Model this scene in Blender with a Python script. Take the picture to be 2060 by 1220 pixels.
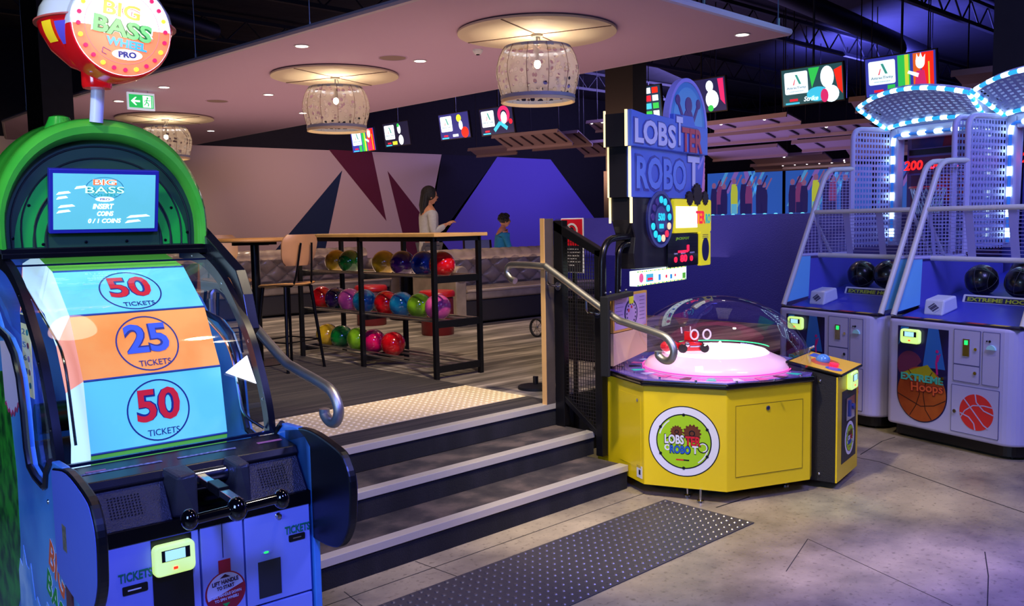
import bpy, bmesh, math, random
from mathutils import Vector, Matrix
random.seed(7)
PI = math.pi
R = math.radians
S = bpy.context.scene
COL = S.collection
for o in list(bpy.data.objects): bpy.data.objects.remove(o)

# ------------------------------------------------------------------ camera
yaw, pitch, roll, CAMH = .8104, .0882, .0186, 1.65
up = Vector((-math.sin(roll)*math.cos(pitch), math.cos(roll)*math.cos(pitch), math.sin(pitch)))
fh = Vector((0, 0, -1)); fh = (fh-up*fh.dot(up)).normalized(); rt = fh.cross(up)
d1 = fh*math.cos(yaw)+rt*math.sin(yaw); d2 = up.cross(d1)
RC = Matrix((d1, d2, up))
cam = bpy.data.cameras.new('camera'); cam.sensor_width = 36; cam.lens = 36*1807.4/2060
cam.clip_end = 200
camo = bpy.data.objects.new('camera', cam); COL.objects.link(camo)
camo.matrix_world = Matrix.Translation((0, 0, CAMH)) @ RC.to_4x4()
S.camera = camo

# ------------------------------------------------------------------ world, exposure
w = bpy.data.worlds.new('world'); S.world = w; w.use_nodes = True
w.node_tree.nodes['Background'].inputs[0].default_value = (.12, .12, .35, 1)
w.node_tree.nodes['Background'].inputs[1].default_value = .035
S.view_settings.view_transform = 'Standard'; S.view_settings.look = 'None'
S.view_settings.exposure = 0.0; S.view_settings.gamma = 1; S.view_settings.use_curve_mapping = False

# ------------------------------------------------------------------ lights
def spot(loc, tgt, e, col, ang=60, blend=.6, r=.12):
    l = bpy.data.lights.new('spot_lamp', 'SPOT'); l.energy = e; l.color = col; l.spot_size = R(ang); l.spot_blend = blend; l.shadow_soft_size = r
    o = bpy.data.objects.new('spot_lamp', l); COL.objects.link(o); o.location = loc
    o.rotation_euler = (Vector(tgt)-Vector(loc)).to_track_quat('-Z', 'Y').to_euler(); return o
def area(loc, tgt, e, col, sx, sy=None):
    l = bpy.data.lights.new('area_lamp', 'AREA'); l.energy = e; l.color = col; l.size = sx
    if sy: l.shape = 'RECTANGLE'; l.size_y = sy
    o = bpy.data.objects.new('area_lamp', l); COL.objects.link(o); o.location = loc
    o.rotation_euler = (Vector(tgt)-Vector(loc)).to_track_quat('-Z', 'Y').to_euler(); return o
def point(loc, e, col, r=.05):
    l = bpy.data.lights.new('point_lamp', 'POINT'); l.energy = e; l.color = col; l.shadow_soft_size = r
    o = bpy.data.objects.new('point_lamp', l); COL.objects.link(o); o.location = loc; return o
BLUE = (.10, .14, 1); VIO = (.26, .22, 1); WARM = (1, .78, .52); WHITE = (1, .93, .82)
spot((.2, -.3, 3.6), (1.2, 2.6, .9), 800, (.12, .17, 1), 62, .5, .3)          # blue wash over the wheel machine
spot((-.9, 2.2, 4.2), (1.0, 3.75, 2.0), 300, (.85, .95, .6), 30, .8, .15)             # added spot to brighten its green canopy
spot((2.3, 2.5, 4.3), (4.4, 3.0, .3), 620, (1, .86, .62), 44, .5, .1)            # house light over the yellow machine
spot((2.6, 2.2, 4.6), (2.7, 2.9, 0), 180, (1, .82, .55), 70, .8, .1)            # house light over the foot of the steps
spot((5.2, 2.2, 4.6), (5.6, 2.7, 0), 150, (1, .85, .62), 62, .9, .1)
area((4.4, -.4, 4.3), (7.1, 2.4, 1.3), 210, (.30, .30, 1), 1.4)                  # violet wash on the basketball machines
spot((4.2, .2, 4.4), (3.95, 1.15, 0), 950, (.10, .03, 1), 30, .4, .2)            # violet pool on the floor
spot((3.2, 2.4, 5.2), (4.5, 6.2, .9), 1150, (1, .80, .55), 46, .7, .12)              # warm spot added to brighten the ball rack
spot((1.6, 3.0, 5.2), (3.6, 7.0, 1.2), 380, (1, .80, .58), 46, .7, .12)             # another added warm spot, for the bar table
spot((3.0, 1.6, 5.0), (3.1, 4.1, .4), 420, (1, .84, .62), 46, .8, .12)              # added warm spot for the steps and platform edge
area((-1.6, 1.6, 2.2), (.9, 3.4, .9), 90, (.35, .55, 1), 1.2)                        # added blue-white fill from the left on the game's side
spot((5.6, 1.5, 4.5), (4.80, 2.38, 0), 260, (.45, .85, 1), 9, 1, .02)  # added narrow cyan spot making the glow on the floor by the pedestal
area((8.9, 6.4, 4.4), (9.3, 6.0, .8), 12, (.1, .1, 1), 3, .4)                    # blue light along the low wall
area((24, 17.5, 6.0), (22, 23.5, 2.2), 520, (.34, .28, 1), 8, 1)                   # black light over the lanes
spot((7.2, 20.4, 3.5), (8.4, 23.5, 1.8), 260, (1, .74, .48), 75, .7, .1); spot((4.6, 20.4, 3.5), (4.4, 23.5, 2.2), 90, (1, .72, .52), 110, .7, .1)         # wall washers
spot((12.5, 19.5, 3.5), (13.5, 23.5, 2.5), 220, (1, .6, .55), 110, .7, .1)
area((23, 10.5, 5.3), (23.5, 10.2, 6.4), 900, (.14, .14, 1), 5, 2)                   # blue up-light on the roof
area((18.5, 12, 2.4), (18.5, 11, 5), 120, (.42, .3, 1), 6)                          # black light under the reflectors
area((12.5, 12, 2.6), (17, 12, 4.4), 150, (1, .5, .3), 5, .6)                        # warm area lamp added for the reflectors
area((12.5, 18, 2.6), (18, 19, 4.4), 110, (1, .6, .5), 4, .6)
area((7.0, 10.5, 1.2), (7.0, 10.5, 4), 120, (1, .66, .50), 5, 9)                     # added area lamp brightening the raft from below

spot((8.6, 3.2, 3.9), (7.9, 4.97, 3.62), 60, (.3, .6, 1), 80, .8, .1)             # blue spot added to light the ceiling panel's corner
# ------------------------------------------------------------------ colour / material helpers
def lin(h):
    if isinstance(h, str):
        h = h.lstrip('#'); c = [int(h[i:i+2], 16)/255 for i in (0, 2, 4)]
        return tuple(x/12.92 if x <= .04045 else ((x+.055)/1.055)**2.4 for x in c)
    return h
MC = {}
def M(name, col='#888888', rough=.5, metal=0, em=0, ecol=None, noise=0, nscale=8, bump=0, coat=0, alpha=None, trans=0, col2=None):
    if name in MC: return MC[name]
    m = bpy.data.materials.new(name); m.use_nodes = True; MC[name] = m
    nt = m.node_tree; b = nt.nodes['Principled BSDF']; c = lin(col)
    b.inputs['Base Color'].default_value = (*c, 1); b.inputs['Roughness'].default_value = rough; b.inputs['Metallic'].default_value = metal
    if coat: b.inputs['Coat Weight'].default_value = coat; b.inputs['Coat Roughness'].default_value = .06
    if em:
        b.inputs['Emission Color'].default_value = (*lin(ecol or col), 1); b.inputs['Emission Strength'].default_value = em
    if trans: b.inputs['Transmission Weight'].default_value = trans
    if alpha is not None: b.inputs['Alpha'].default_value = alpha
    tc = nt.nodes.new('ShaderNodeTexCoord'); nz = nt.nodes.new('ShaderNodeTexNoise'); nz.inputs['Scale'].default_value = nscale; nz.inputs['Detail'].default_value = 6
    nt.links.new(tc.outputs['Object'], nz.inputs['Vector'])
    if noise or col2:
        mx = nt.nodes.new('ShaderNodeMix'); mx.data_type = 'RGBA'
        c2 = lin(col2) if col2 else tuple(x*(1-noise) for x in c)
        mx.inputs[6].default_value = (*c, 1); mx.inputs[7].default_value = (*c2, 1)
        rp = nt.nodes.new('ShaderNodeValToRGB'); rp.color_ramp.elements[0].position = .38; rp.color_ramp.elements[1].position = .62
        nt.links.new(nz.outputs[0], rp.inputs[0]); nt.links.new(rp.outputs[0], mx.inputs[0]); nt.links.new(mx.outputs[2], b.inputs['Base Color'])
    else:   # faint wear in the gloss
        mr = nt.nodes.new('ShaderNodeMapRange'); mr.inputs[3].default_value = max(0, rough-.04); mr.inputs[4].default_value = min(1, rough+.06)
        nt.links.new(nz.outputs[0], mr.inputs[0]); nt.links.new(mr.outputs[0], b.inputs['Roughness'])
    if bump:
        bp = nt.nodes.new('ShaderNodeBump'); bp.inputs['Strength'].default_value = bump; bp.inputs['Distance'].default_value = .02
        nt.links.new(nz.outputs[0], bp.inputs['Height']); nt.links.new(bp.outputs[0], b.inputs['Normal'])
    return m
def clear(name, tint=(1, 1, 1), amount=.12, rough=.03):
    """thin clear sheet: mostly see-through with a glossy skin"""
    m = bpy.data.materials.new(name); m.use_nodes = True; nt = m.node_tree; nt.nodes.clear()
    out = nt.nodes.new('ShaderNodeOutputMaterial'); mx = nt.nodes.new('ShaderNodeMixShader'); tr = nt.nodes.new('ShaderNodeBsdfTransparent'); gl = nt.nodes.new('ShaderNodeBsdfGlossy')
    tr.inputs[0].default_value = (*tint, 1); gl.inputs['Roughness'].default_value = rough
    lw = nt.nodes.new('ShaderNodeLayerWeight'); lw.inputs[0].default_value = .25
    mr = nt.nodes.new('ShaderNodeMapRange'); mr.inputs[3].default_value = amount*.3; mr.inputs[4].default_value = min(1, amount*4)
    nt.links.new(lw.outputs['Facing'], mr.inputs[0]); nt.links.new(mr.outputs[0], mx.inputs[0])
    nt.links.new(tr.outputs[0], mx.inputs[1]); nt.links.new(gl.outputs[0], mx.inputs[2]); nt.links.new(mx.outputs[0], out.inputs[0])
    return m

# ------------------------------------------------------------------ mesh builder
class MB:
    def __init__(s): s.v = []; s.f = []; s.mi = []; s.sm = []; s.m = 0
    def add(s, vs, fs, smooth=False):
        n = len(s.v); s.v += [tuple(v) for v in vs]
        for f in fs: s.f.append([n+i for i in f]); s.mi.append(s.m); s.sm.append(smooth)
        return s
    def box(s, a, b):
        x0, y0, z0 = [min(p, q) for p, q in zip(a, b)]; x1, y1, z1 = [max(p, q) for p, q in zip(a, b)]
        return s.add([(x0, y0, z0), (x1, y0, z0), (x1, y1, z0), (x0, y1, z0), (x0, y0, z1), (x1, y0, z1), (x1, y1, z1), (x0, y1, z1)],
                     [(0, 3, 2, 1), (4, 5, 6, 7), (0, 1, 5, 4), (1, 2, 6, 5), (2, 3, 7, 6), (3, 0, 4, 7)])
    def prism(s, pts, d, smooth=False):
        """closed 3-D polygon swept by vector d"""
        n = len(pts); d = Vector(d); P = [Vector(p) for p in pts]; Q = [p+d for p in P]
        fs = [list(range(n))[::-1], [n+i for i in range(n)]]
        s.add(P+Q, fs)
        s.add(P+Q, [(i, (i+1) % n, n+(i+1) % n, n+i) for i in range(n)], smooth); return s
    def cyl(s, a, b, r, r2=None, n=16, caps=True):
        a = Vector(a); b = Vector(b); r2 = r if r2 is None else r2; d = (b-a).normalized()
        x = d.orthogonal().normalized(); y = d.cross(x)
        vs = [a+(x*math.cos(2*PI*i/n)+y*math.sin(2*PI*i/n))*r for i in range(n)]+[b+(x*math.cos(2*PI*i/n)+y*math.sin(2*PI*i/n))*r2 for i in range(n)]
        s.add(vs, [(i, (i+1) % n, n+(i+1) % n, n+i) for i in range(n)], True)
        if caps: s.add(vs, [list(range(n))[::-1], [n+i for i in range(n)]])
        return s
    def tube(s, path, r, n=12, closed=False):
        P = [Vector(p) for p in path]; k = len(P); rings = []; x = None
        for i in range(k):
            if closed: t = (P[(i+1) % k]-P[i-1]).normalized()
            else: t = (P[min(i+1, k-1)]-P[max(i-1, 0)]).normalized()
            x = (t.orthogonal() if x is None else x-t*x.dot(t)).normalized(); y = t.cross(x); rr = r[i] if isinstance(r, (list, tuple)) else r
            rings.append([P[i]+(x*math.cos(2*PI*j/n)+y*math.sin(2*PI*j/n))*rr for j in range(n)])
        vs = sum(rings, []); fs = []
        for i in range(k if closed else k-1):
            for j in range(n):
                a = i*n+j; b = i*n+(j+1) % n; c = ((i+1) % k)*n
                fs.append((a, b, c+(j+1) % n, c+j))
        s.add(vs, fs, True)
        if not closed: s.add(rings[0]+rings[-1], [list(range(n))[::-1], [n+i for i in range(n)]])
        return s
    def lathe(s, prof, c=(0, 0, 0), n=32, smooth=True, a0=0, a1=2*PI, axis='z', sc=(1, 1)):
        full = abs(a1-a0-2*PI) < 1e-6; cnt = n if full else n+1; vs = []
        for r, h in prof:
            for i in range(cnt):
                a = a0+(a1-a0)*i/n; x, y = r*math.cos(a)*sc[0], r*math.sin(a)*sc[1]
                vs.append((c[0]+x, c[1]+y, c[2]+h) if axis == 'z' else (c[0]+x, c[1]+h, c[2]+y) if axis == 'y' else (c[0]+h, c[1]+x, c[2]+y))
        fs = []
        for k in range(len(prof)-1):
            for i in range(n if full else n):
                j = (i+1) % cnt if full else i+1
                fs.append((k*cnt+i, k*cnt+j, (k+1)*cnt+j, (k+1)*cnt+i))
        return s.add(vs, fs, smooth)
    def ball(s, c, r, n=24, m=14, sc=(1, 1, 1)):
        vs = []; fs = []
        for j in range(m+1):
            t = PI*j/m
            for i in range(n):
                a = 2*PI*i/n; vs.append((c[0]+r*math.sin(t)*math.cos(a)*sc[0], c[1]+r*math.sin(t)*math.sin(a)*sc[1], c[2]+r*math.cos(t)*sc[2]))
        for j in range(m):
            for i in range(n): fs.append((j*n+i, (j+1)*n+i, (j+1)*n+(i+1) % n, j*n+(i+1) % n))
        return s.add(vs, fs, True)
    def loft(s, rings, closed=True, smooth=True, caps=False):
        n = len(rings[0]); vs = sum([list(r) for r in rings], []); fs = []
        for k in range(len(rings)-1):
            for i in range(n if closed else n-1):
                j = (i+1) % n; fs.append((k*n+i, k*n+j, (k+1)*n+j, (k+1)*n+i))
        s.add(vs, fs, smooth)
        if caps: s.add(list(rings[0])+list(rings[-1]), [list(range(n))[::-1], [n+i for i in range(n)]])
        return s
def obj(name, mb, mats, parent=None, bevel=0, sharp=40, label=None, seg=2, weld=True):
    me = bpy.data.meshes.new(name); me.from_pydata(mb.v, [], mb.f)
    if not isinstance(mats, (list, tuple)): mats = [mats]
    for m in mats: me.materials.append(m)
    me.polygons.foreach_set('material_index', mb.mi); me.polygons.foreach_set('use_smooth', mb.sm)
    if weld:
        bm = bmesh.new(); bm.from_mesh(me); bmesh.ops.remove_doubles(bm, verts=bm.verts, dist=1e-6)
        bmesh.ops.dissolve_degenerate(bm, edges=bm.edges, dist=1e-6)
        bmesh.ops.recalc_face_normals(bm, faces=bm.faces); bm.to_mesh(me); bm.free()
    if any(mb.sm): me.set_sharp_from_angle(angle=R(sharp))
    me.update(); o = bpy.data.objects.new(name, me); COL.objects.link(o)
    if parent: o.parent = parent
    if bevel:
        b = o.modifiers.new('b', 'BEVEL'); b.width = bevel; b.segments = seg; b.limit_method = 'ANGLE'; b.angle_limit = R(40)
    if label: o['label'] = label
    return o
def tag(o, label, cat=None, group=None, kind=None):
    o['label'] = label
    if cat: o['category'] = cat
    if group: o['group'] = group
    if kind: o['kind'] = kind
    return o
def thing(name, label, cat, loc=(0, 0, 0), rz=0, group=None):
    o = bpy.data.objects.new(name, None); COL.objects.link(o); o.location = loc; o.rotation_euler = (0, 0, rz); o.empty_display_size = .1
    return tag(o, label, cat, group)
def struct(name, mb, mats, **k):
    o = obj(name, mb, mats, **k); o['kind'] = 'structure'; return o
def dup(root, loc, rz=None, label=None, group=None):
    r = root.copy(); COL.objects.link(r); r.location = loc
    if rz is not None: r.rotation_euler = (0, 0, rz)
    if label: r['label'] = label
    if group: r['group'] = group
    for ch in list(root.children):
        c = ch.copy(); COL.objects.link(c); c.parent = r
        for g in list(ch.children):
            d = g.copy(); COL.objects.link(d); d.parent = c
    return r
# a flat drawing board standing in space: origin, right, up; polygons and lettering get a real (small) thickness
TXC = {}
class PL:
    def __init__(s, o, right, upv):
        s.o = Vector(o); s.r = Vector(right).normalized(); s.u = Vector(upv).normalized(); s.n = s.r.cross(s.u)
    def p(s, x, y, d=0): return s.o+s.r*x+s.u*y+s.n*d
    def poly(s, mb, pts, d0=0, d1=.002):
        mb.prism([s.p(x, y, d0) for x, y in pts], s.n*(d1-d0))
    def rect(s, mb, x0, y0, x1, y1, d0=0, d1=.002, r=0):
        if r:
            q = []
            for cx, cy, a in ((x1-r, y1-r, 0), (x0+r, y1-r, 90), (x0+r, y0+r, 180), (x1-r, y0+r, 270)):
                q += [(cx+r*math.cos(R(a+k*22.5)), cy+r*math.sin(R(a+k*22.5))) for k in range(5)]
            s.poly(mb, q, d0, d1)
        else: s.poly(mb, [(x0, y0), (x1, y0), (x1, y1), (x0, y1)], d0, d1)
    def disc(s, mb, cx, cy, r, d0=0, d1=.002, n=32, sy=1, a0=0, a1=360):
        full = a1-a0 >= 360; pts = [(cx+r*math.cos(R(a0+(a1-a0)*i/n)), cy+sy*r*math.sin(R(a0+(a1-a0)*i/n))) for i in range(n if full else n+1)]
        s.poly(mb, pts, d0, d1)
    def ring(s, mb, cx, cy, r0, r1, d0=0, d1=.002, n=40, sy=1, a0=0, a1=360):
        for i in range(n):
            a = R(a0+(a1-a0)*i/n); b = R(a0+(a1-a0)*(i+1)/n)
            s.poly(mb, [(cx+r0*math.cos(a), cy+sy*r0*math.sin(a)), (cx+r1*math.cos(a), cy+sy*r1*math.sin(a)), (cx+r1*math.cos(b), cy+sy*r1*math.sin(b)), (cx+r0*math.cos(b), cy+sy*r0*math.sin(b))], d0, d1)
    def line(s, mb, pts, wd, d0=0, d1=.002):
        for (x0, y0), (x1, y1) in zip(pts, pts[1:]):
            dx, dy = x1-x0, y1-y0; L = math.hypot(dx, dy) or 1; nx, ny = -dy/L*wd/2, dx/L*wd/2
            s.poly(mb, [(x0-nx, y0-ny), (x1-nx, y1-ny), (x1+nx, y1+ny), (x0+nx, y0+ny)], d0, d1)
    def text(s, mb, t, x, y, h, wd=None, d=.003, bold=.0, rot=0, shear=0, arch=0, e=.001):
        """lettering of cap height h centred on x,y; wd squeezes it to that width"""
        key = (t, bold)
        if key not in TXC:
            cu = bpy.data.curves.new('t', 'FONT'); cu.body = t; cu.size = 1; cu.offset = bold; cu.extrude = .02; cu.resolution_u = 3
            to = bpy.data.objects.new('t', cu); COL.objects.link(to)
            dg = bpy.context.evaluated_depsgraph_get(); me = bpy.data.meshes.new_from_object(to.evaluated_get(dg))
            TXC[key] = ([tuple(v.co) for v in me.vertices], [list(p.vertices) for p in me.polygons])
            bpy.data.objects.remove(to); bpy.data.curves.remove(cu); bpy.data.meshes.remove(me)
        vs, fs = TXC[key]
        if not vs: return
        xa = min(v[0] for v in vs); xb = max(v[0] for v in vs); ya = min(v[1] for v in vs); yb = max(v[1] for v in vs)
        ky = h/(yb-ya); kx = (wd/(xb-xa)) if wd else ky; out = []
        for a, b, c in vs:
            X = (a-(xa+xb)/2)*kx; Y = (b-(ya+yb)/2)*ky; X += Y*shear
            if arch: Y += arch*(1-(X/((xb-xa)*kx/2))**2)-arch*.5
            if rot: X, Y = X*math.cos(rot)-Y*math.sin(rot), X*math.sin(rot)+Y*math.cos(rot)
            out.append(s.p(x+X, y+Y, d+(e if c > 0 else -e)))
        mb.add(out, fs)

# common materials
black = M('black_paint', '#0b0b10', .35); blackm = M('black_metal', '#0e0e12', .3, .6); chrome = M('chrome', '#c8c8cc', .15, 1)
steel = M('brushed_steel', '#c4c0b8', .42, 1); dgrey = M('dark_grey', '#2a2a30', .5); white = M('white_paint', '#e8e8ea', .35)
rubber = M('rubber', '#101012', .7); gold = M('chrome_bulb', '#e8e4d8', .1, 1)

def carpet(name, c1, c2, c3, sx, sy, rough=.95, brick=None):
    m = bpy.data.materials.new(name); m.use_nodes = True; nt = m.node_tree; b = nt.nodes['Principled BSDF']; L = nt.links.new
    tc = nt.nodes.new('ShaderNodeTexCoord'); mp = nt.nodes.new('ShaderNodeMapping'); mp.inputs['Scale'].default_value = (sx, sy, 1); L(tc.outputs['Object'], mp.inputs[0])
    nz = nt.nodes.new('ShaderNodeTexNoise'); nz.inputs['Scale'].default_value = 1; nz.inputs['Detail'].default_value = 5; L(mp.outputs[0], nz.inputs[0])
    rp = nt.nodes.new('ShaderNodeValToRGB'); e = rp.color_ramp.elements; e[0].position = .36; e[0].color = (*lin(c1), 1); e[1].position = .64; e[1].color = (*lin(c2), 1)
    k = e.new(.5); k.color = (*lin(c3), 1); L(nz.outputs[0], rp.inputs[0])
    if brick:
        bk = nt.nodes.new('ShaderNodeTexBrick'); bk.inputs['Scale'].default_value = 1; bk.inputs['Brick Width'].default_value = brick[0]; bk.inputs['Row Height'].default_value = brick[1]; bk.inputs['Mortar Size'].default_value = .0
        bk.inputs['Color1'].default_value = (.6, .6, .6, 1); bk.inputs['Color2'].default_value = (1.1, 1.1, 1.1, 1); L(tc.outputs['Object'], bk.inputs[0])
        mx = nt.nodes.new('ShaderNodeMix'); mx.data_type = 'RGBA'; mx.blend_type = 'MULTIPLY'; mx.inputs[0].default_value = 1; L(rp.outputs[0], mx.inputs[6]); L(bk.outputs[0], mx.inputs[7]); L(mx.outputs[2], b.inputs[0])
    else: L(rp.outputs[0], b.inputs[0])
    b.inputs['Roughness'].default_value = rough
    n2 = nt.nodes.new('ShaderNodeTexNoise'); n2.inputs['Scale'].default_value = 180; L(tc.outputs['Object'], n2.inputs[0])
    bp = nt.nodes.new('ShaderNodeBump'); bp.inputs['Strength'].default_value = .3; bp.inputs['Distance'].default_value = .01; L(n2.outputs[0], bp.inputs['Height']); L(bp.outputs[0], b.inputs['Normal'])
    MC[name] = m; return m
def concrete():
    m = bpy.data.materials.new('concrete'); m.use_nodes = True; nt = m.node_tree; b = nt.nodes['Principled BSDF']; L = nt.links.new
    tc = nt.nodes.new('ShaderNodeTexCoord')
    n1 = nt.nodes.new('ShaderNodeTexNoise'); n1.inputs['Scale'].default_value = 1.6; n1.inputs['Detail'].default_value = 9; n1.inputs['Roughness'].default_value = .62; L(tc.outputs['Object'], n1.inputs[0])
    rp = nt.nodes.new('ShaderNodeValToRGB'); e = rp.color_ramp.elements; e[0].position = .34; e[0].color = (*lin('#6d6456'), 1); e[1].position = .68; e[1].color = (*lin('#b3a486'), 1); L(n1.outputs[0], rp.inputs[0])
    n2 = nt.nodes.new('ShaderNodeTexNoise'); n2.inputs['Scale'].default_value = 38; n2.inputs['Detail'].default_value = 4; L(tc.outputs['Object'], n2.inputs[0])
    r2 = nt.nodes.new('ShaderNodeValToRGB'); r2.color_ramp.elements[0].position = .30; r2.color_ramp.elements[0].color = (.35, .33, .3, 1); r2.color_ramp.elements[1].position = .42; L(n2.outputs[0], r2.inputs[0])
    mx = nt.nodes.new('ShaderNodeMix'); mx.data_type = 'RGBA'; mx.blend_type = 'MULTIPLY'; mx.inputs[0].default_value = .7; L(rp.outputs[0], mx.inputs[6]); L(r2.outputs[0], mx.inputs[7]); L(mx.outputs[2], b.inputs[0])
    mr = nt.nodes.new('ShaderNodeMapRange'); mr.inputs[3].default_value = .22; mr.inputs[4].default_value = .5; L(n1.outputs[0], mr.inputs[0]); L(mr.outputs[0], b.inputs['Roughness'])
    bp = nt.nodes.new('ShaderNodeBump'); bp.inputs['Strength'].default_value = .12; bp.inputs['Distance'].default_value = .01; L(n2.outputs[0], bp.inputs['Height']); L(bp.outputs[0], b.inputs['Normal'])
    return m

# ================================================================== THE SETTING
P = .443; RS = .1477; TD = .328; Y0 = 3.465; SX0, SX1 = 1.86, 4.36
crack = M('floor_crack', '#2a2620', .9)
f = MB(); f.box((-6, -5, -.1), (40, 30, 0)); f.m = 1
def crackline(pts, wd=.008):
    pl = PL((0, 0, 0), (1, 0, 0), (0, 1, 0)); pl.line(f, pts, wd, 0, .0006)
crackline([(1.9, 3.33), (4.25, 3.33)], .006); crackline([(2.6, 3.46), (2.62, 3.16)], .005); crackline([(2.10, 3.10), (2.15, 3.40)], .005)
crackline([(5.893, 2.788), (5.881, 2.609), (5.74, 2.32), (5.54, 1.92), (5.39, 1.58), (5.2, 1.1), (4.9, .5)], .009); crackline([(4.62, 2.83), (4.50, 2.84), (4.31, 2.86)], .012)
crackline([(3.73, 2.09), (4.196, 2.23), (4.10, 1.98), (3.887, 1.434), (3.6, .8)], .004); crackline([(5.98, 2.79), (6.45, 2.846), (6.63, 2.83)], .008); crackline([(4.62, 1.52), (4.31, 1.4), (3.97, 1.29)], .005)
fl = struct('floor', f, [concrete(), crack], weld=False)

rm0 = M('plinth_black', '#101014', .8)
grey_carpet = carpet('plank_carpet', '#4d4640', '#a89c90', '#7c7268', .9, 7, brick=(1.0, .25))
dark_carpet = carpet('dark_carpet', '#242022', '#3f3836', '#302b2b', 1.2, 26)
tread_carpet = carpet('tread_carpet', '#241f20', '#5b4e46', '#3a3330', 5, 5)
g = MB(); g.box((-6, Y0+2*TD+.06, 0), (SX0, 23.4, P)); g.box((SX0, Y0+2*TD+.051, 0), (SX1, 23.4, P)); g.box((SX1, 4.30, 0), (9.2, 23.4, P)); g.box((9.2, 8.9, 0), (33, 23.4, P))
struct("floor", g, grey_carpet, weld=False); g = MB(); g.box((SX1, 4.27, 0), (9.29, 4.299, P-.01)); struct("trim_1", g, rm0)
g = MB(); g.box((-2, 5.08, P), (SX1-.02, 7.6, P+.004)); g.box((-2, Y0+2*TD+.06, P), (SX1-.02, 4.42, P+.004))
struct('floor', g, dark_carpet, weld=False)
# lanes beyond the players' area
g = MB(); g.box((14.6, 8.0, P), (33, 23.3, P+.02)); struct('floor', g, M('lane_wood', '#6b4a2c', .2, coat=.5, noise=.3), weld=False)

# stairs
st = thing('staircase', 'three carpeted steps with pale metal nosings up to the bowling level', 'stairs', (0, 0, 0))
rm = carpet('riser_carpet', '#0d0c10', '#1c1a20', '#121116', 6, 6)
nos = M('aluminium_nosing', '#c9c2b4', .35, .35)
for k in range(3):
    y = Y0+k*TD; z = (k+1)*RS; xr = (4.255, 4.32, 4.36)[k]
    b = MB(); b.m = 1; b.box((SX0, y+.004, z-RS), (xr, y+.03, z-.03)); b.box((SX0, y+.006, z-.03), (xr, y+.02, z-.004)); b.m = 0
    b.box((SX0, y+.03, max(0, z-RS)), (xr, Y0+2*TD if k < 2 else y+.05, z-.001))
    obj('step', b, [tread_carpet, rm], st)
    n = MB(); n.prism([(SX0, y-.006, z-.036), (SX0, y+.006, z-.036), (SX0, y+.006, z-.004), (SX0, y+.062, z-.004), (SX0, y+.062, z+.003), (SX0, y-.006, z+.003)], (xr-SX0, 0, 0))
    obj('nosing', n, nos, st, bevel=.002)

# blue-violet low wall behind the arcade games
wallb = M('blue_low_wall', '#3d3fb0', .8, bump=.25, nscale=60)
g = MB(); g.box((9.3, -4, 0), (9.45, 8.85, 1.705)); struct('wall_right', g, wallb)
# back wall with its painted triangles
YW = 23.5
def wy(x, y, Yp=YW):      # picks where a sight line from the entrance meets the back wall: used once to read the mural's corners
    d = RC @ Vector((x-1030, -(y-610), -1807.4)); t = Yp/d.y; return (d.x*t, CAMH+d.z*t)
g = MB(); wm = M('mural_pale', '#c2ae9c', .85, bump=.08, nscale=40); g.box((-6, YW, 0), (34, YW+.2, 7)); struct('wall_back', g, M('wall_black', '#07070b', .9), weld=False)
mur = MB(); plw = PL((0, YW, 0), (1, 0, 0), (0, 0, 1))
def P2(pts): return [(a, b) for a, b in pts]
MUR = dict(white=[(3.6, 3.90), (12.23, 4.03), (12.5, .44), (3.6, .44)])
tl = wy(384, 292); tr = wy(888, 311); b0 = .44
def foot(px1, py1, px2, py2):   # extend a mural edge down to the floor line
    a = wy(px1, py1); b = wy(px2, py2); t = (b0-a[1])/(b[1]-a[1]); return (a[0]+(b[0]-a[0])*t, b0)
q = [(2.0, 3.9), tl, tr, wy(878, 380), foot(888, 311, 878, 380), (2.0, b0)]; plw.poly(mur, q, 0, .01)
maroon = M('mural_maroon', '#5c1226', .85); navy = M('mural_navy', '#0b2340', .85); ink = M('mural_ink', '#0c0c20', .9); viol = M('mural_violet', '#6a5cc0', .85, bump=.08, nscale=40)
mur.m = 1; plw.poly(mur, [wy(661, 301), wy(748, 306), wy(777, 445)], .011, .013)
a = wy(779, 344); l = foot(779, 344, 812, 480); plw.poly(mur, [a, l, foot(850, 430, 905, 505)], .011, .013)
mur.m = 2; a = wy(688, 343); plw.poly(mur, [a, foot(688, 343, 586, 465), foot(688, 343, 661, 470)], .011, .013)
mur.m = 3; plw.poly(mur, [wy(888, 311), wy(1000, 316), foot(1000, 316, 902, 450), foot(888, 311, 878, 380)], .011, .013)
mur.m = 4; plw.poly(mur, [wy(1000, 316), wy(1107, 321), foot(1107, 321, 1192, 435), foot(1000, 316, 902, 450)], .011, .013)
tag(obj('wall_mural', mur, [wm, maroon, navy, ink, viol], weld=False), 'painted mural of maroon, navy and violet triangles on the far pale wall', 'mural')
# black surrounds, roof
dark = M('roof_black', '#1a1a26', .85, bump=.6, nscale=3)
g = MB(); g.box((-6, -5, 6.4), (40, 30, 6.6)); struct('ceiling', g, dark, weld=False)
g = MB(); g.box((39.8, -5, 0), (40, 30, 6.6)); struct('wall_far', g, MC.get('wall_black') or black, weld=False)
g = MB(); g.box((-6.2, -5, 0), (-6, 30, 6.6)); struct('wall_left', g, bpy.data.materials['wall_black'], weld=False)
# wall of the lane ends
g = MB(); g.box((33.2, 8, 0), (33.5, 23.4, 3.6+2.6)); struct('wall_lane', g, bpy.data.materials['wall_black'], weld=False)

def wire_and(o): return o
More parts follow.
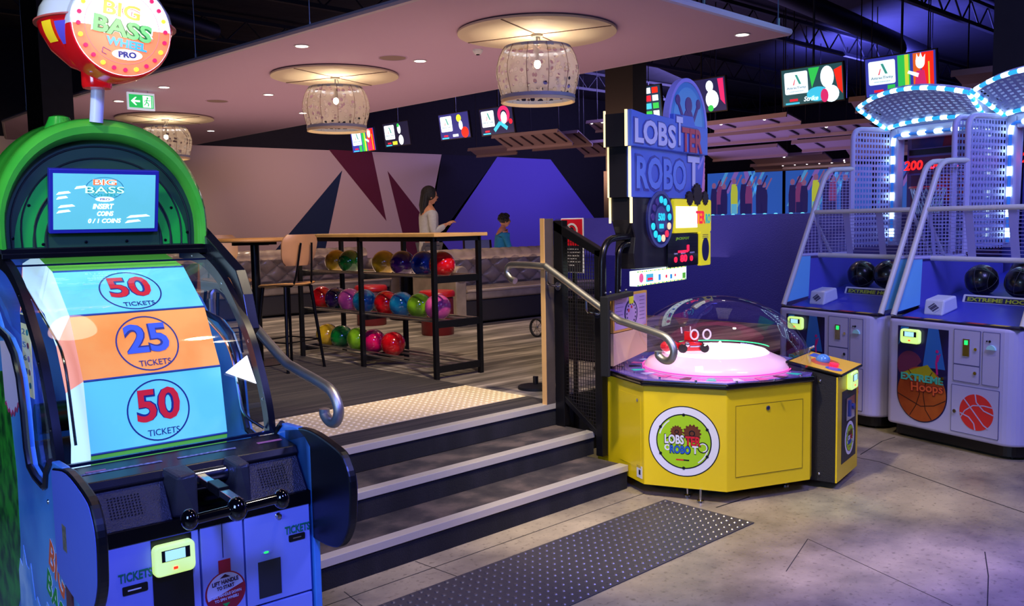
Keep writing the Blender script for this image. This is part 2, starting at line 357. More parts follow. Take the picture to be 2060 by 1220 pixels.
# roof services: joists, ducts, pipes
for k, (x0, y0, x1, y1, z, r, lab) in enumerate([(2, 2.0, 20, 5.5, 5.6, .14, 'black round air duct crossing the roof nearest the right edge'),
        (4, 7.5, 24, 9.5, 5.7, .2, 'wide black air duct under the roof beyond the white ceiling panel'),
        (-4, 10, 8, 16.5, 5.4, .16, 'black air duct high at the left above the white ceiling panel')]):
    b = MB(); b.cyl((x0, y0, z), (x1, y1, z), r, n=20); o = obj('air_duct', b, M('duct', '#15151f', .5, .3)); tag(o, lab, 'duct')
def truss(y, lab):
    t = thing('roof_truss', lab, 'truss', (0, y, 5.75))
    for zz in (0, .5):
        b = MB(); b.box((-5.9, -.05, zz), (33, .05, zz+.08)); obj('chord', b, M('truss_black', '#10101a', .6), t)
    b = MB(); k = 0; x = -5.5
    while x < 32.5: b.tube([(x, 0, .05), (x+.5, 0, .52), (x+1.0, 0, .05)], .02, 6); x += 1.0
    obj('web', b, MC['truss_black'], t)
for y, n in ((1.5, 'nearest'), (4.5, 'second'), (7.5, 'third'), (11, 'fourth'), (15, 'farthest but one'), (19, 'farthest')): truss(y, 'black steel roof truss, the %s of the row crossing the hall' % n)

# ------------------------------------------------------------------ columns
def column(x0, y0, x1, y1, lab, clad=None, z0=0):
    t = thing('column', lab, 'column', ((x0+x1)/2, (y0+y1)/2, z0)); b = MB(); hx = (x1-x0)/2; hy = (y1-y0)/2
    b.box((-hx, -hy, 0), (hx, hy, 6.4-z0)); obj('shaft', b, M('column_black', '#0c0c14', .8), t)
    if clad: b = MB(); b.box((-hx-.03, -hy-.03, 0), (hx+.03, hy+.03, clad)); obj('cladding', b, M('column_grey', '#3a3638', .8, bump=.2, nscale=50), t)
    return t
column(9.5, 2.70, 9.9, 3.18, 'dark navy square column rising behind the near basketball machine')
column(13.0, 10.40, 13.4, 11.05, 'black square column in the middle distance with grey cladding at its foot', 2.15, P)
column(3.95, 13.3, 4.35, 14.0, 'black column at the left, just outside the edge of the white ceiling panel', None, P)

# ------------------------------------------------------------------ suspended ceiling panel
ZC = 3.6
panelm = M('ceiling_panel', '#c4a4c4', .8)
g = MB(); pts = [(5.04, 4.93), (8.95, 5.03), (9.22, 20.4), (5.5, 21.0), (4.66, 17.9), (4.62, 15.0), (4.62, 14.2)]
g.prism([(x, y, ZC) for x, y in pts], (0, 0, .07))
rf = thing('ceiling_raft', 'large flat white suspended ceiling panel over the bowling lounge', 'ceiling panel', (0, 0, 0))
obj('panel', g, panelm, rf); g = MB(); pp = pts+[pts[0]]
for a, b in zip(pp, pp[1:]): g.tube([(a[0], a[1], ZC+.035), (b[0], b[1], ZC+.035)], .038, 8)
obj('edge_trim', g, M('raft_edge', '#c9b8c8', .5), rf)
for (x, y) in ((5.02, 8.2), (4.85, 10.5), (4.68, 13), (7.3, 4.99), (8.7, 5.02), (4.65, 16.5), (5.1, 6.0)):
    g = MB(); g.cyl((x, y, ZC+.06), (x, y, 6.4), .006, n=6); g.cyl((x, y, ZC+.06), (x, y, ZC+.14), .018, n=8); obj('hanger', g, M('wire', '#6a7a80', .4, .8), rf)
DL = [(5.207, 8.681, 'third from its front end along the near edge'), (6.672, 12.101, 'beyond the second pendant'), (6.75, 8.604, 'between the first two pendants'), (8.185, 13.682, 'on the far side beyond the second pendant'),
      (5.21, 12.297, 'just right of the green exit sign'), (5.226, 13.992, 'just left of the green exit sign'), (8.173, 17.175, 'at the far right by the third pendant'), (8.493, 5.321, 'at the pointed front corner of the ceiling panel'), (4.95, 16.9, 'at the far left behind the fishing game')]
lampm = M('lamp_glow', '#fff4e0', .5, em=14)
for x, y, lab in DL:
    t = thing('downlight', 'small round recessed downlight, '+lab, 'downlight', (x, y, ZC), 0, 'downlights in the white ceiling panel')
    b = MB(); b.lathe([(.075, 0), (.085, -.006), (.07, -.01), (.062, 0)], n=20); obj('trim_ring', b, white, t)
    b = MB(); b.cyl((0, 0, -.006), (0, 0, -.002), .062, n=20); obj('lamp', b, lampm, t)
    spot((x, y, ZC-.03), (x, y, 0), 105, (1, .80, .56), 95, .6, .05)
for x, y, lab in ((6.383, 8.647, 'between the two nearest pendants'), (6.386, 13.155, 'behind the second pendant')):
    t = thing('ceiling_vent', 'round flush ceiling grille '+lab, 'vent', (x, y, ZC)); b = MB(); b.lathe([(0, -.006), (.15, -.006), (.155, 0)], n=28); obj('grille', b, M('grille', '#8c7470', .8), t)
    b = MB(); b.lathe([(.16, 0), (.165, -.008), (.175, 0)], n=28); obj('rim', b, panelm, t)
t = thing('smoke_detector', 'small white dome smoke detector left of the nearest pendant disc', 'smoke detector', (6.846, 7.678, ZC))
b = MB(); b.lathe([(0, -.055), (.035, -.05), (.05, -.03), (.06, -.012), (.06, 0)], n=20); obj('housing', b, white, t)
b = MB(); b.lathe([(0, -.062), (.02, -.06), (.02, -.05)], n=12); obj('sensor', b, black, t)

# pendants
def perforated():
    m = bpy.data.materials.new('perforated_shade'); m.use_nodes = True; nt = m.node_tree; nt.nodes.clear(); L = nt.links.new
    out = nt.nodes.new('ShaderNodeOutputMaterial'); tc = nt.nodes.new('ShaderNodeTexCoord')
    df = nt.nodes.new('ShaderNodeBsdfDiffuse'); df.inputs[0].default_value = (.58, .54, .55, 1); tl = nt.nodes.new('ShaderNodeBsdfTranslucent'); tl.inputs[0].default_value = (.75, .6, .45, 1)
    m1 = nt.nodes.new('ShaderNodeMixShader'); m1.inputs[0].default_value = .35; L(df.outputs[0], m1.inputs[1]); L(tl.outputs[0], m1.inputs[2])
    vo = nt.nodes.new('ShaderNodeTexVoronoi'); vo.inputs['Scale'].default_value = 15; vo.inputs['Randomness'].default_value = .6; L(tc.outputs['Object'], vo.inputs[0])
    rp = nt.nodes.new('ShaderNodeValToRGB'); rp.color_ramp.elements[0].position = .36; rp.color_ramp.elements[0].color = (1, 1, 1, 1); rp.color_ramp.elements[1].position = .42; rp.color_ramp.elements[1].color = (.40, .40, .40, 1); L(vo.outputs['Distance'], rp.inputs[0])
    tr = nt.nodes.new('ShaderNodeBsdfTransparent'); mx = nt.nodes.new('ShaderNodeMixShader'); L(rp.outputs[0], mx.inputs[0]); L(m1.outputs[0], mx.inputs[1]); L(tr.outputs[0], mx.inputs[2]); L(mx.outputs[0], out.inputs[0])
    return m
shade_m = perforated(); band_m = M('shade_band', '#8f93a8', .5); disc_m = M('disc_white', '#d8c8b0', .7); bulb_m = M('bulb', '#fff0c8', .3, em=60)
def pendant():
    t = thing('pendant_lamp', 'x', 'pendant lamp', (0, 0, ZC), 0, 'perforated pendant lamps under white discs')
    b = MB(); b.cyl((0, 0, -.035), (0, 0, -.012), .81, n=64); obj('reflector_disc', b, disc_m, t, bevel=.004)
    b = MB()
    for a in (20, 110): b.box((-.80, -.007, -.041), (.80, .007, -.034)); vs = b.v[-8:]; c, s = math.cos(R(a)), math.sin(R(a)); b.v[-8:] = [(x*c-y*s, x*s+y*c, z) for x, y, z in vs]
    obj('seam', b, M('seam', '#6a4a40', .7), t)
    b = MB(); b.cyl((0, 0, -.17), (0, 0, -.03), .012, n=10); b.cyl((0, 0, -.06), (0, 0, -.035), .06, n=20); b.tube([(.03, 0, -.06), (.045, 0, -.10), (.02, 0, -.14), (-.02, 0, -.12)], .006, 6); obj('stem', b, steel, t)
    prof = [(.335, -.165), (.36, -.20), (.395, -.27), (.42, -.36), (.425, -.44), (.41, -.53), (.385, -.62), (.37, -.68)]
    b = MB(); b.lathe(prof, n=48); s = obj('shade', b, shade_m, t)
    for z, r, h in ((-.165, .338, .035), (-.655, .378, .035)):
        b = MB(); b.lathe([(r+.003, 0), (r+.005, -h), (r-.006, -h), (r-.006, 0), (r+.003, 0)], c=(0, 0, z), n=48); obj('hoop', b, band_m, s)
    b = MB(); b.lathe([(.377, -.69), (.378, -.722), (.36, -.722), (.36, -.69), (.377, -.69)], n=48); obj('hoop', b, M('shade_lip', '#e0c49a', .6), s)
    b = MB()
    for k in range(12):
        a = 2*PI*k/12; b.tube([(r*1.003*math.cos(a), r*1.003*math.sin(a), z) for r, z in prof], .003, 5)
    for k in range(3):
        a = 2*PI*k/3; b.tube([(.33*math.cos(a), .33*math.sin(a), -.18), (-.0, 0, -.17)], .004, 5)
    obj('rib', b, M('seam', '#6a4a40'), s)
    b = MB(); b.cyl((0, 0, -.30), (0, 0, -.17), .016, n=12); obj('lamp_holder', b, blackm, t)
    b = MB(); b.ball((0, 0, -.335), .034, 16, 10, (1, 1, 1.25)); obj('bulb', b, bulb_m, t)
    return t
p0 = pendant(); PP = [(6.663, 6.563, 'nearest and largest of the perforated pendant lamps, in front of its white disc'), (6.494, 10.044, 'middle one of the three perforated pendant lamps'), (6.6, 15.6, 'farthest pendant lamp, half hidden behind the green fishing game')]
for i, (x, y, lab) in enumerate(PP):
    if i: q = dup(p0, (x, y, ZC))
    else: q = p0; q.location = (x, y, ZC)
    q['label'] = lab; point((x, y, ZC-.335), 18, (1, .80, .60), .04); spot((x, y, ZC-.29), (x, y, ZC), 38, (1, .80, .55), 165, .3, .03)

# exit sign
t = thing('exit_sign', 'green illuminated running man exit sign hung under the white ceiling panel', 'sign', (5.09, 12.8, 3.60))
b = MB(); b.box((-.19, 0, -.27), (.19, .035, -.03)); obj('case', b, M('sign_case', '#cfd8e8', .4, em=.6), t, bevel=.004)
pl = PL((0, 0, -.15), (1, 0, 0), (0, 0, 1)); b = MB(); pl.rect(b, -.17, -.09, .17, .09); obj('face', b, M('exit_green', '#12a04c', .4, em=1.3), t)
b = MB(); pl.rect(b, .02, -.08, .155, .08, .002, .003); b.m = 1
pl.poly(b, [(-.145, 0), (-.085, .055), (-.065, .055), (-.10, .012), (-.02, .012), (-.02, -.012), (-.10, -.012), (-.065, -.055), (-.085, -.055)], .002, .004)
b.m = 2; pl.disc(b, .085, .05, .013, .003, .005, 14); pl.line(b, [(.08, .035), (.07, -.005), (.10, -.03), (.09, -.065)], .014, .003, .005); pl.line(b, [(.07, -.005), (.055, -.035), (.035, -.05)], .012, .003, .005); pl.line(b, [(.08, .03), (.11, .01), (.125, .025)], .009, .003, .005); pl.line(b, [(.078, .028), (.05, .015), (.045, -.01)], .009, .003, .005)
pl.rect(b, .135, -.08, .15, .08, .003, .005)
obj('pictogram', b, [M('exit_pale', '#d8fff0', .4, em=1.6), MC['exit_pale'], MC['exit_green']], t)
for x in (-.1, .1): b = MB(); b.cyl((x, .017, -.03), (x, .017, 0), .006, n=8); obj('bracket', b, steel, t)

# ================================================================== THINGS ON THE PLATFORM
def smooth_path(pts, n=6):
    """Catmull-Rom through the points"""
    P_ = [Vector(p) for p in pts]; P_ = [2*P_[0]-P_[1]]+P_+[2*P_[-1]-P_[-2]]; out = []
    for i in range(1, len(P_)-2):
        a, b, c, d = P_[i-1:i+3]
        for k in range(n):
            t = k/n; out.append(.5*((2*b)+(c-a)*t+(2*a-5*b+4*c-d)*t*t+(3*b-a-3*c+d)*t**3))
    return out+[P_[-2]]
def bend(pts, r=.08, n=5):
    """straight runs with rounded corners"""
    V_ = [Vector(p) for p in pts]; out = [V_[0]]
    for a, b, c in zip(V_, V_[1:], V_[2:]):
        u = (a-b); v = (c-b); rr = min(r, u.length*.45, v.length*.45); p = b+u.normalized()*rr; q = b+v.normalized()*rr
        for k in range(n+1): t = k/n; out.append(p*(1-t)**2+b*2*t*(1-t)+q*t*t)
    return out+[V_[-1]]
def handrail(X, lab, brackets, grp=None):
    t = thing('handrail', lab, 'handrail', (X, -.09 if X > 4 else 0, .008 if X > 4 else 0))
    path = [(0, 4.46, 1.255), (0, 4.50, 1.27), (0, 4.535, 1.31), (0, 4.52, 1.352), (0, 4.46, 1.366), (0, 4.20, 1.36), (0, 4.12, 1.335), (0, 3.62, 1.075), (0, 3.50, 1.035), (0, 3.30, .995), (0, 3.20, .965), (0, 3.155, .90), (0, 3.175, .845), (0, 3.22, .835), (0, 3.262, .858), (0, 3.265, .885)]
    b = MB(); b.tube(smooth_path(path, 4), .0225, 16); obj('rail', b, steel, t)
    for (y, z, dx) in brackets:
        b = MB(); b.tube(bend([(0, y, z-.02), (0, y, z-.10), (dx, y, z-.12)], .03), .008, 8); obj('bracket', b, chrome, t)
        b = MB(); b.cyl((dx, y, z-.12), (dx+(.006 if dx > 0 else -.006), y, z-.12), .028, n=16); obj('mounting_plate', b, chrome, t)
    return t
handrail(4.19, 'brushed steel handrail on the right of the steps, fixed to the mesh balustrade', [(4.16, 1.345, .10), (3.82, 1.18, .10)])
hl = handrail(2.0, 'brushed steel handrail at the left of the steps ending beside the fishing game', [])
for y, zb, zt in ((4.22, .443, 1.36),):
    b = MB(); b.cyl((-.03, y, zb if y > 3.4 else 0), (-.03, y, zt-.05), .019, n=12); b.tube(bend([(-.03, y, zt-.06), (-.03, y, zt-.02), (0, y, zt-.005)], .02), .014, 8); b.cyl((-.03, y, zb if y > 3.465 else 0), (-.03, y, (zb if y > 3.465 else 0)+.01), .045, n=16); obj('post', b, steel, hl)

# mesh balustrade
t = thing('mesh_balustrade', 'black steel mesh balustrade with a sloping top on the right of the steps', 'balustrade', (4.322, 0, 0))
bt = M('balustrade_black', '#19181c', .35, .5)
for (y0, y1, z0, z1) in ((4.03, 4.11, P+.002, 1.665), (3.70, 3.755, RS+.002, 1.475)):
    b = MB(); b.box((-.027, y0, .298 if y1 > 4 else z0), (.027, y1, z1)); obj('post', b, bt, t, bevel=.004)
b = MB(); b.prism([(-.027, 4.11, 1.665), (-.027, 3.70, 1.475), (-.027, 3.70, 1.42), (-.027, 4.11, 1.60)], (.054, 0, 0)); obj('top_bar', b, bt, t, bevel=.004)
b = MB(); b.prism([(-.02, 4.03, .50), (-.02, 3.735, .30), (-.02, 3.735, .262), (-.02, 4.03, .46)], (.04, 0, 0)); obj('bottom_bar', b, bt, t, bevel=.003)
b = MB(); n = 14
def zbot(y): return .50-(4.03-y)/(4.03-3.735)*.20
def ztop(y): return 1.60-(4.11-y)/(4.11-3.665)*.18
for i in range(1, n): y = 3.735+(4.03-3.735)*i/n; b.box((-.0015, y-.0015, zbot(y)), (.0015, y+.0015, ztop(y)))
z = .32
while z < 1.60:
    ya = 3.735 if z > .30 else 3.735; yb = 4.03
    if z < .50: yb = 3.735+(z-.30)/.20*.295
    if z > 1.45: ya = 3.735+max(0, (z-ztop(3.735)))/.18*.445
    if yb > ya+.02: b.box((-.0035, ya, z-.0015), (-.0005, min(yb, 4.03), z+.0015))
    z += .0235
obj('mesh_infill', b, M('mesh_wire', '#4a4648', .35, .8), t)
# timber post at the end of the balustrade
t = thing('timber_post', 'tan-edged dark timber post at the top of the steps beside the mesh balustrade', 'post', (4.277, 4.135, P))
b = MB(); b.box((-.058, -.020, 0), (.026, .016, 1.235)); obj('core', b, M('post_brown', '#4a403c', .7, noise=.2), t, bevel=.002)
b = MB(); b.box((-.064, -.0205, 0), (-.0582, .0165, 1.237)); obj('edge_strip', b, M('ply_tan', '#d8a868', .5), t)
# second mesh panel running beyond it toward the lobster game
t = thing('mesh_screen', 'black mesh panel with wood behind it, between the balustrade and the yellow game', 'balustrade', (4.375, 0, 0))
b = MB(); b.box((-.01, 3.675, .45), (.02, 3.70, 1.19)); obj('post', b, bt, t, bevel=.003)
b = MB(); b.box((-.01, 3.585, 1.16), (.02, 3.675, 1.19)); obj('top_bar', b, bt, t, bevel=.003)
b = MB()
for i in range(0, 6): b.box((.0, 3.585+.018*i-.0015, .46), (.003, 3.585+.018*i+.0015, 1.16))
z = .46
while z < 1.15: b.box((-.003, 3.585, z-.0015), (.0, 3.676, z+.0015)); z += .025
obj('mesh_infill', b, MC['mesh_wire'], t)
# prohibition notice on the low wall side
t = thing('notice_board', 'red and black rules notice with a crossed circle, seen through the balustrade', 'sign', (4.62, 4.24, 0), R(-90))
b = MB(); b.box((-.105, 0, 1.30), (.105, .008, 1.68)); obj('board', b, M('notice_white', '#d8d8e8', .5), t, bevel=.003)
pl = PL((0, 0, 1.49), (1, 0, 0), (0, 0, 1)); b = MB(); pl.rect(b, -.097, .00, .097, .182, .0, .002); b.m = 1; pl.rect(b, -.097, -.182, .097, -.001, .0, .002, .01); b.m = 2
pl.ring(b, 0, .10, .042, .056, .002, .004); pl.line(b, [(-.036, .136), (.036, .064)], .012, .002, .004); b.m = 1; pl.disc(b, 0, .11, .018, .002, .0035); pl.rect(b, -.02, .075, .02, .095, .002, .0035); b.m = 2
for i, s_ in enumerate(['This game area', 'is not supervised', 'children must be', 'accompanied', 'by an adult at all', 'times']): pl.text(b, s_, -.005, -.025-.022*i, .012, min(.16, .0095*len(s_)), .003)
obj('print', b, [M('notice_red', '#d8122c', .5), M('notice_black', '#16142a', .6), MC['notice_white']], t)
b = MB(); b.box((-.012, .009, 0), (.012, .03, 1.6)); obj('stand', b, bt, t)
# dark cabinet seen through the mesh
t = thing('storage_bin', 'black storage cabinet standing beyond the mesh balustrade', 'cabinet', (5.98, 5.25, P)); b = MB(); b.box((-.2, -.2, 0), (.2, .2, .52)); obj('body', b, M('bin_black', '#08080a', .7), t, bevel=.02)
b = MB(); b.box((-.21, -.21, .52), (.21, .21, .55)); obj('lid', b, black, t, bevel=.01)

# tactile mats
def tactile(name, lab, x0, y0, x1, y1, z, mat, stud, r, pitch, h):
    t = thing(name, lab, 'mat', (x0, y0, z)); b = MB(); b.box((0, 0, 0), (x1-x0, y1-y0, .005)); obj('sheet', b, mat, t, bevel=.002)
    b = MB(); nx = int((x1-x0)/pitch); ny = int((y1-y0)/pitch)
    for i in range(nx):
        for j in range(ny):
            cx = (i+.5)*(x1-x0)/nx; cy = (j+.5)*(y1-y0)/ny
            vs = [(cx+r*math.cos(2*PI*k/8), cy+r*math.sin(2*PI*k/8), .005) for k in range(8)]+[(cx+r*.6*math.cos(2*PI*k/8), cy+r*.6*math.sin(2*PI*k/8), .005+h) for k in range(8)]
            b.add(vs, [(k, (k+1) % 8, 8+(k+1) % 8, 8+k) for k in range(8)]+[tuple(range(8, 16))])
    o = obj('studs', b, stud, t, weld=False); o['kind'] = 'stuff'
tactile('tactile_mat', 'charcoal studded tactile mat lying on the concrete before the steps', 1.75, 2.557, 4.222, 3.157, .0008, M('charcoal_mat', '#3c3a40', .45), M('charcoal_stud', '#5a5658', .28, .4), .0125, .05, .005)
tactile('tactile_mat', 'cream studded tactile mat at the top of the steps', 2.05, 4.432, 4.33, 5.075, P+.0005, M('cream_mat', '#d8c49c', .6), M('cream_stud', '#e8d8b4', .5), .0135, .052, .005)

# ---- ball rack
t = thing('ball_rack', 'long black steel bowling ball rack with a pale wood top and three shelves', 'rack', (4.35, 5.44, P))
rk = M('rack_black', '#141418', .4, .5); LY = 2.05; W_ = .46
b = MB(); b.box((-.03, -.05, 1.115), (W_+.06, LY+.04, 1.142)); obj('worktop', b, M('worktop_wood', '#d9a866', .45, noise=.18, nscale=3), t, bevel=.003)
for y in (0, 1.0, 2.0):
    for x in (0, W_): b = MB(); b.box((x-.018, y-.018, 0), (x+.018, y+.018, 1.115)); obj('leg', b, rk, t, bevel=.002)
b = MB()
for x in (0, W_): b.box((x-.018, 0, 1.08), (x+.018, 2.0, 1.114))
b.box((0, -.018, 1.08), (W_, .018, 1.114)); obj('top_frame', b, rk, t)
SH = (.082, .435, .785)
for z in SH:
    s = MB(); s.box((.015, -.014, z-.03), (W_-.015, .014, z+.025)); sh = obj('shelf', s, rk, t)
    for y in (1.0, 2.0): s = MB(); s.box((.015, y-.014, z-.03), (W_-.015, y+.014, z+.025)); obj('crossbar', s, rk, sh)
    for x in (.035, .1515, .3135, .43):
        s = MB(); s.cyl((x, -.0, z+.018), (x, 2.0, z+.018), .009, n=10); obj('rail', s, steel, sh)
# balls
def ballmat(n, c, c2):
    return M('ball_'+n, c, .12, col2=c2, nscale=9, coat=.8)
BC = dict(yellow=('#c9a81c', '#a8841a'), green=('#0d7a2c', '#0a4f20'), purple=('#4a1470', '#2a0b48'), blue=('#0f4fc4', '#0a1c60'), red=('#d80f1c', '#a50a14'), plum=('#2a1248', '#1c0c30'), pink=('#d85aa4', '#b84490'),
          teal=('#1688b8', '#0f6a96'), lime=('#7cb420', '#5f9418'), magenta=('#d01058', '#a80c48'), navy=('#0c1430', '#080c20'))
def ball_z(zs): return P+zs+.018+.009+.068
for row, zs, items in ((3, SH[2], [('yellow', 677, 'far-left'), ('green', 703, ''), ('yellow', 773, ''), ('purple', 810, ''), ('blue', 852, ''), ('red', 889, '')]),
        (2, SH[1], [('red', 652, ''), ('plum', 677, ''), ('pink', 703, ''), ('teal', 733, ''), ('red', 777, ''), ('teal', 808, ''), ('lime', 844, ''), ('pink', 881, '')]),
        (1, SH[0], [('yellow', 656, ''), ('green', 687, ''), ('lime', 721, ''), ('magenta', 752, ''), ('red', 791, '')])):
    prev = None
    for i, (c, px, _) in enumerate(items):
        # the balls sit on the rails, one touching the next
        ys = {3: [7.173, 6.95, 6.419, 6.153, 5.867, 5.628], 2: [7.445, 7.20, 6.975, 6.74, 6.408, 6.185, 5.937, 5.694], 1: [7.38, 7.13, 6.858, 6.615, 6.325]}[row][i]
        names = {3: 'top', 2: 'middle', 1: 'bottom'}[row]
        nb = items[i+1][0] if i+1 < len(items) else None; pv = items[i-1][0] if i else None
        lab = '%s bowling ball on the %s shelf, %s' % (c if c != 'plum' else 'dark purple', names, 'nearest the steps' if nb is None else ('left of the %s ball' % ('dark purple' if nb == 'plum' else nb)) + (', far end' if i == 0 else ''))
        zc_ = P+zs+.018+.085
        b = MB(); b.ball((0, 0, 0), .108, 32, 20); o = obj('bowling_ball', b, ballmat(c, *BC[c]), None)
        o.location = (4.5825, ys, zc_); o.rotation_euler = (random.random()*6, random.random()*6, random.random()*6)
        tag(o, lab, 'bowling ball', 'bowling balls on the %s shelf' % names)
# ---- bar table and stools
ply = M('plywood', '#c98f4e', .4, noise=.22, nscale=3)
t = thing('bar_table', 'high round wooden bar table on a black pedestal at the left', 'table', (3.84, 7.32, P))
b = MB(); b.lathe([(0, 1.09), (.40, 1.09), (.41, 1.10), (.41, 1.115), (.40, 1.122), (0, 1.122)], n=48); obj('tabletop', b, ply, t)
b = MB(); b.cyl((0, 0, .02), (0, 0, 1.09), .038, n=20); obj('pedestal', b, blackm, t)
b = MB(); b.lathe([(0, 0), (.24, 0), (.24, .012), (.06, .03), (0, .03)], n=40); obj('base', b, blackm, t)
b = MB(); b.box((-.2, -.03, 1.06), (.2, .03, 1.09)); b.box((-.03, -.2, 1.06), (.03, .2, 1.09)); obj('top_bracket', b, blackm, t)
def stool(lab, x, y, rz):
    """facing +y in its own frame"""
    t = thing('bar_stool', lab, 'bar stool', (x, y, P), rz, 'plywood bar stools')
    n = 24; out = []
    def outline(k, s=1): a = 2*PI*k/n; c, q = math.cos(a), math.sin(a); r = .21*s/(abs(c)**3.2+abs(q)**3.2)**(1/3.2); return r*c, r*q
    def ring(zf, s=1): return [(outline(k, s)[0], outline(k, s)[1], zf(outline(k, s)[1], outline(k, s)[0])) for k in range(n)]
    dish = lambda y, x: .735-.012*math.cos(x*9)+(.02*(y/-.21) if y < 0 else -.02*(y/.21)**2)
    b = MB(); rr = [ring(lambda y, x: dish(y, x)+.0, .02), ring(dish, .6), ring(dish, .97), ring(lambda y, x: dish(y, x)-.008, 1), ring(lambda y, x: dish(y, x)-.018, .96), ring(lambda y, x: dish(y, x)-.018, .02)]
    b.loft(rr, caps=True); obj('seat', b, ply, t)
    # curved shell backrest
    b = MB(); m = 16; rf = []; rb = []
    for j in range(9):
        fv = j/8; z = .89+.26*fv; hw = .205*(1-abs(2*fv-1)**4*.28)*(.86+.14*fv)
        for lst, off in ((rf, 0), (rb, -.012)):
            lst.append([(hw*(2*i/m-1), -.19-.05*fv+.055*(2*i/m-1)**2+off, z) for i in range(m+1)])
    b.loft(rf, closed=False); b.loft([r[::-1] for r in rb], closed=False)
    for a_, c_ in ((rf[0], rb[0]), (rf[-1], rb[-1])): b.loft([a_, c_], closed=False)
    b.loft([[r[0] for r in rf], [r[0] for r in rb]], closed=False); b.loft([[r[-1] for r in rf], [r[-1] for r in rb]], closed=False)
    obj('backrest', b, M('plywood_back', '#b8845a', .45, noise=.15, nscale=3), t)
    for s_ in (-1, 1):
        b = MB(); b.tube(bend([(s_*.09, .02, .715), (s_*.10, -.19, .72), (s_*.085, -.215, .80), (s_*.06, -.258, 1.08)], .05), .009, 8); obj('back_support', b, blackm, t)
    for sx in (-1, 1):
        for sy in (-1, 1): b = MB(); b.tube([(sx*.14, sy*.14, .715), (sx*.205, sy*.205, .006)], [.016, .012], 10); b.cyl((sx*.205, sy*.205, 0), (sx*.205, sy*.205, .012), .015, n=10); obj('leg', b, blackm, t)
    b = MB(); c = [(sx*.183, sy*.183, .25) for sx, sy in ((-1, -1), (1, -1), (1, 1), (-1, 1))]; b.tube(c, .006, 8, closed=True); obj('footrest', b, blackm, t)
    return t
stool('plywood bar stool with its back to the steps, this side of the high round table', 3.88, 6.86, R(12))
stool('plywood bar stool on the far side of the high round table', 3.87, 7.95, R(176))

# ---- sofas
sofm = M('taupe_leather', '#a3917e', .26, col2='#8c7c6c', nscale=5, coat=.2); sofd = M('sofa_base', '#2c2728', .6)
def tuft(b, x0, x1, z0, z1, y, thick, nx, nz, top=.0):
    """buttoned upholstery facing -y"""
    gx = nx*10; gz = nz*10; V_ = []; 
    for j in range(gz+1):
        for i in range(gx+1):
            u = i/gx*nx; v = j/gz*nz; a = abs(math.sin(PI*(u+v)/1.0*.5))**.45; c = abs(math.sin(PI*(u-v)*.5))**.45
            f = j/gz; roll = -.06*(f**2) if top else 0
            edge = min(1, min(f, 1-f)*8+.15)
            V_.append((x0+(x1-x0)*i/gx, y-thick*a*c*edge+(top*-.08*f**2), z0+(z1-z0)*f))
    b.add(V_, [(j*(gx+1)+i, j*(gx+1)+i+1, (j+1)*(gx+1)+i+1, (j+1)*(gx+1)+i) for j in range(gz) for i in range(gx)], True)
def sofa(lab, x, y, rz, L, arm_l=True, arm_r=True):
    t = thing('chesterfield_sofa', lab, 'sofa', (x, y, P), rz)
    b = MB(); b.box((0, .04, .03), (L, .86, .30)); obj('base', b, sofd, t, bevel=.02)
    b = MB(); b.box((0, .00, .30), (L, .70, .43)); obj('seat_cushion', b, sofm, t, bevel=.04, seg=4)
    b = MB(); b.cyl((0, .0, .415), (L, .0, .415), .018, n=10); obj('piping', b, M('sofa_piping', '#b8a48c', .4), t)
    k = max(3, int(L/.16)); b = MB(); tuft(b, 0, L, .42, .80, .70, .06, k, 3, 1)
    b.box((0, .70, .10), (L, .86, .80)); 
    # rolled top with gathers
    rings = []; n = k*6
    for i in range(n+1):
        xx = L*i/n; g = 1+.10*abs(math.sin(PI*k*i/n))-.05; rings.append([(xx, .72+.125*g*math.cos(a), .80+.095*g*math.sin(a)) for a in [2*PI*q/14 for q in range(14)]])
    b.loft(rings, caps=True); obj('backrest', b, sofm, t)
    b = MB()
    for j in range(1, 3):
        for i in range(k+1):
            xx = (i+(0 if j % 2 == 0 else 1)*1.0)*L/k
            if 0 < xx < L: b.ball((xx, .70-(.08*(j/3)**2), .42+.38*j/3), .012, 8, 6)
    obj('buttons', b, M('sofa_button', '#5a4c44', .4), t)
    for on, xa, xb in ((arm_l, -.16, 0), (arm_r, L, L+.16)):
        if on:
            b = MB(); b.box((xa, .0, .03), (xb, .86, .60)); xm = (xa+xb)/2; b.cyl((xm, -.02, .62), (xm, .86, .62), .10, n=20); obj('armrest', b, sofm, t, bevel=.015)
    for xx in (.06, L-.06):
        for yy in (.10, .80): b = MB(); b.cyl((xx, yy, 0), (xx, yy, .035), .025, n=10); obj('foot', b, black, t)
    return t
sofa('taupe leather tufted sofa nearest the steps, right of the ball rack', 6.93, 8.06, R(-1), 2.35, True, False)
sofa('taupe leather tufted sofa farther back, behind the stools and ball rack', 4.4, 10.9, 0, 3.5, True, True)
sofa('short taupe leather tufted sofa at the far left behind the high table', 2.1, 11.6, 0, 1.7, False, True)
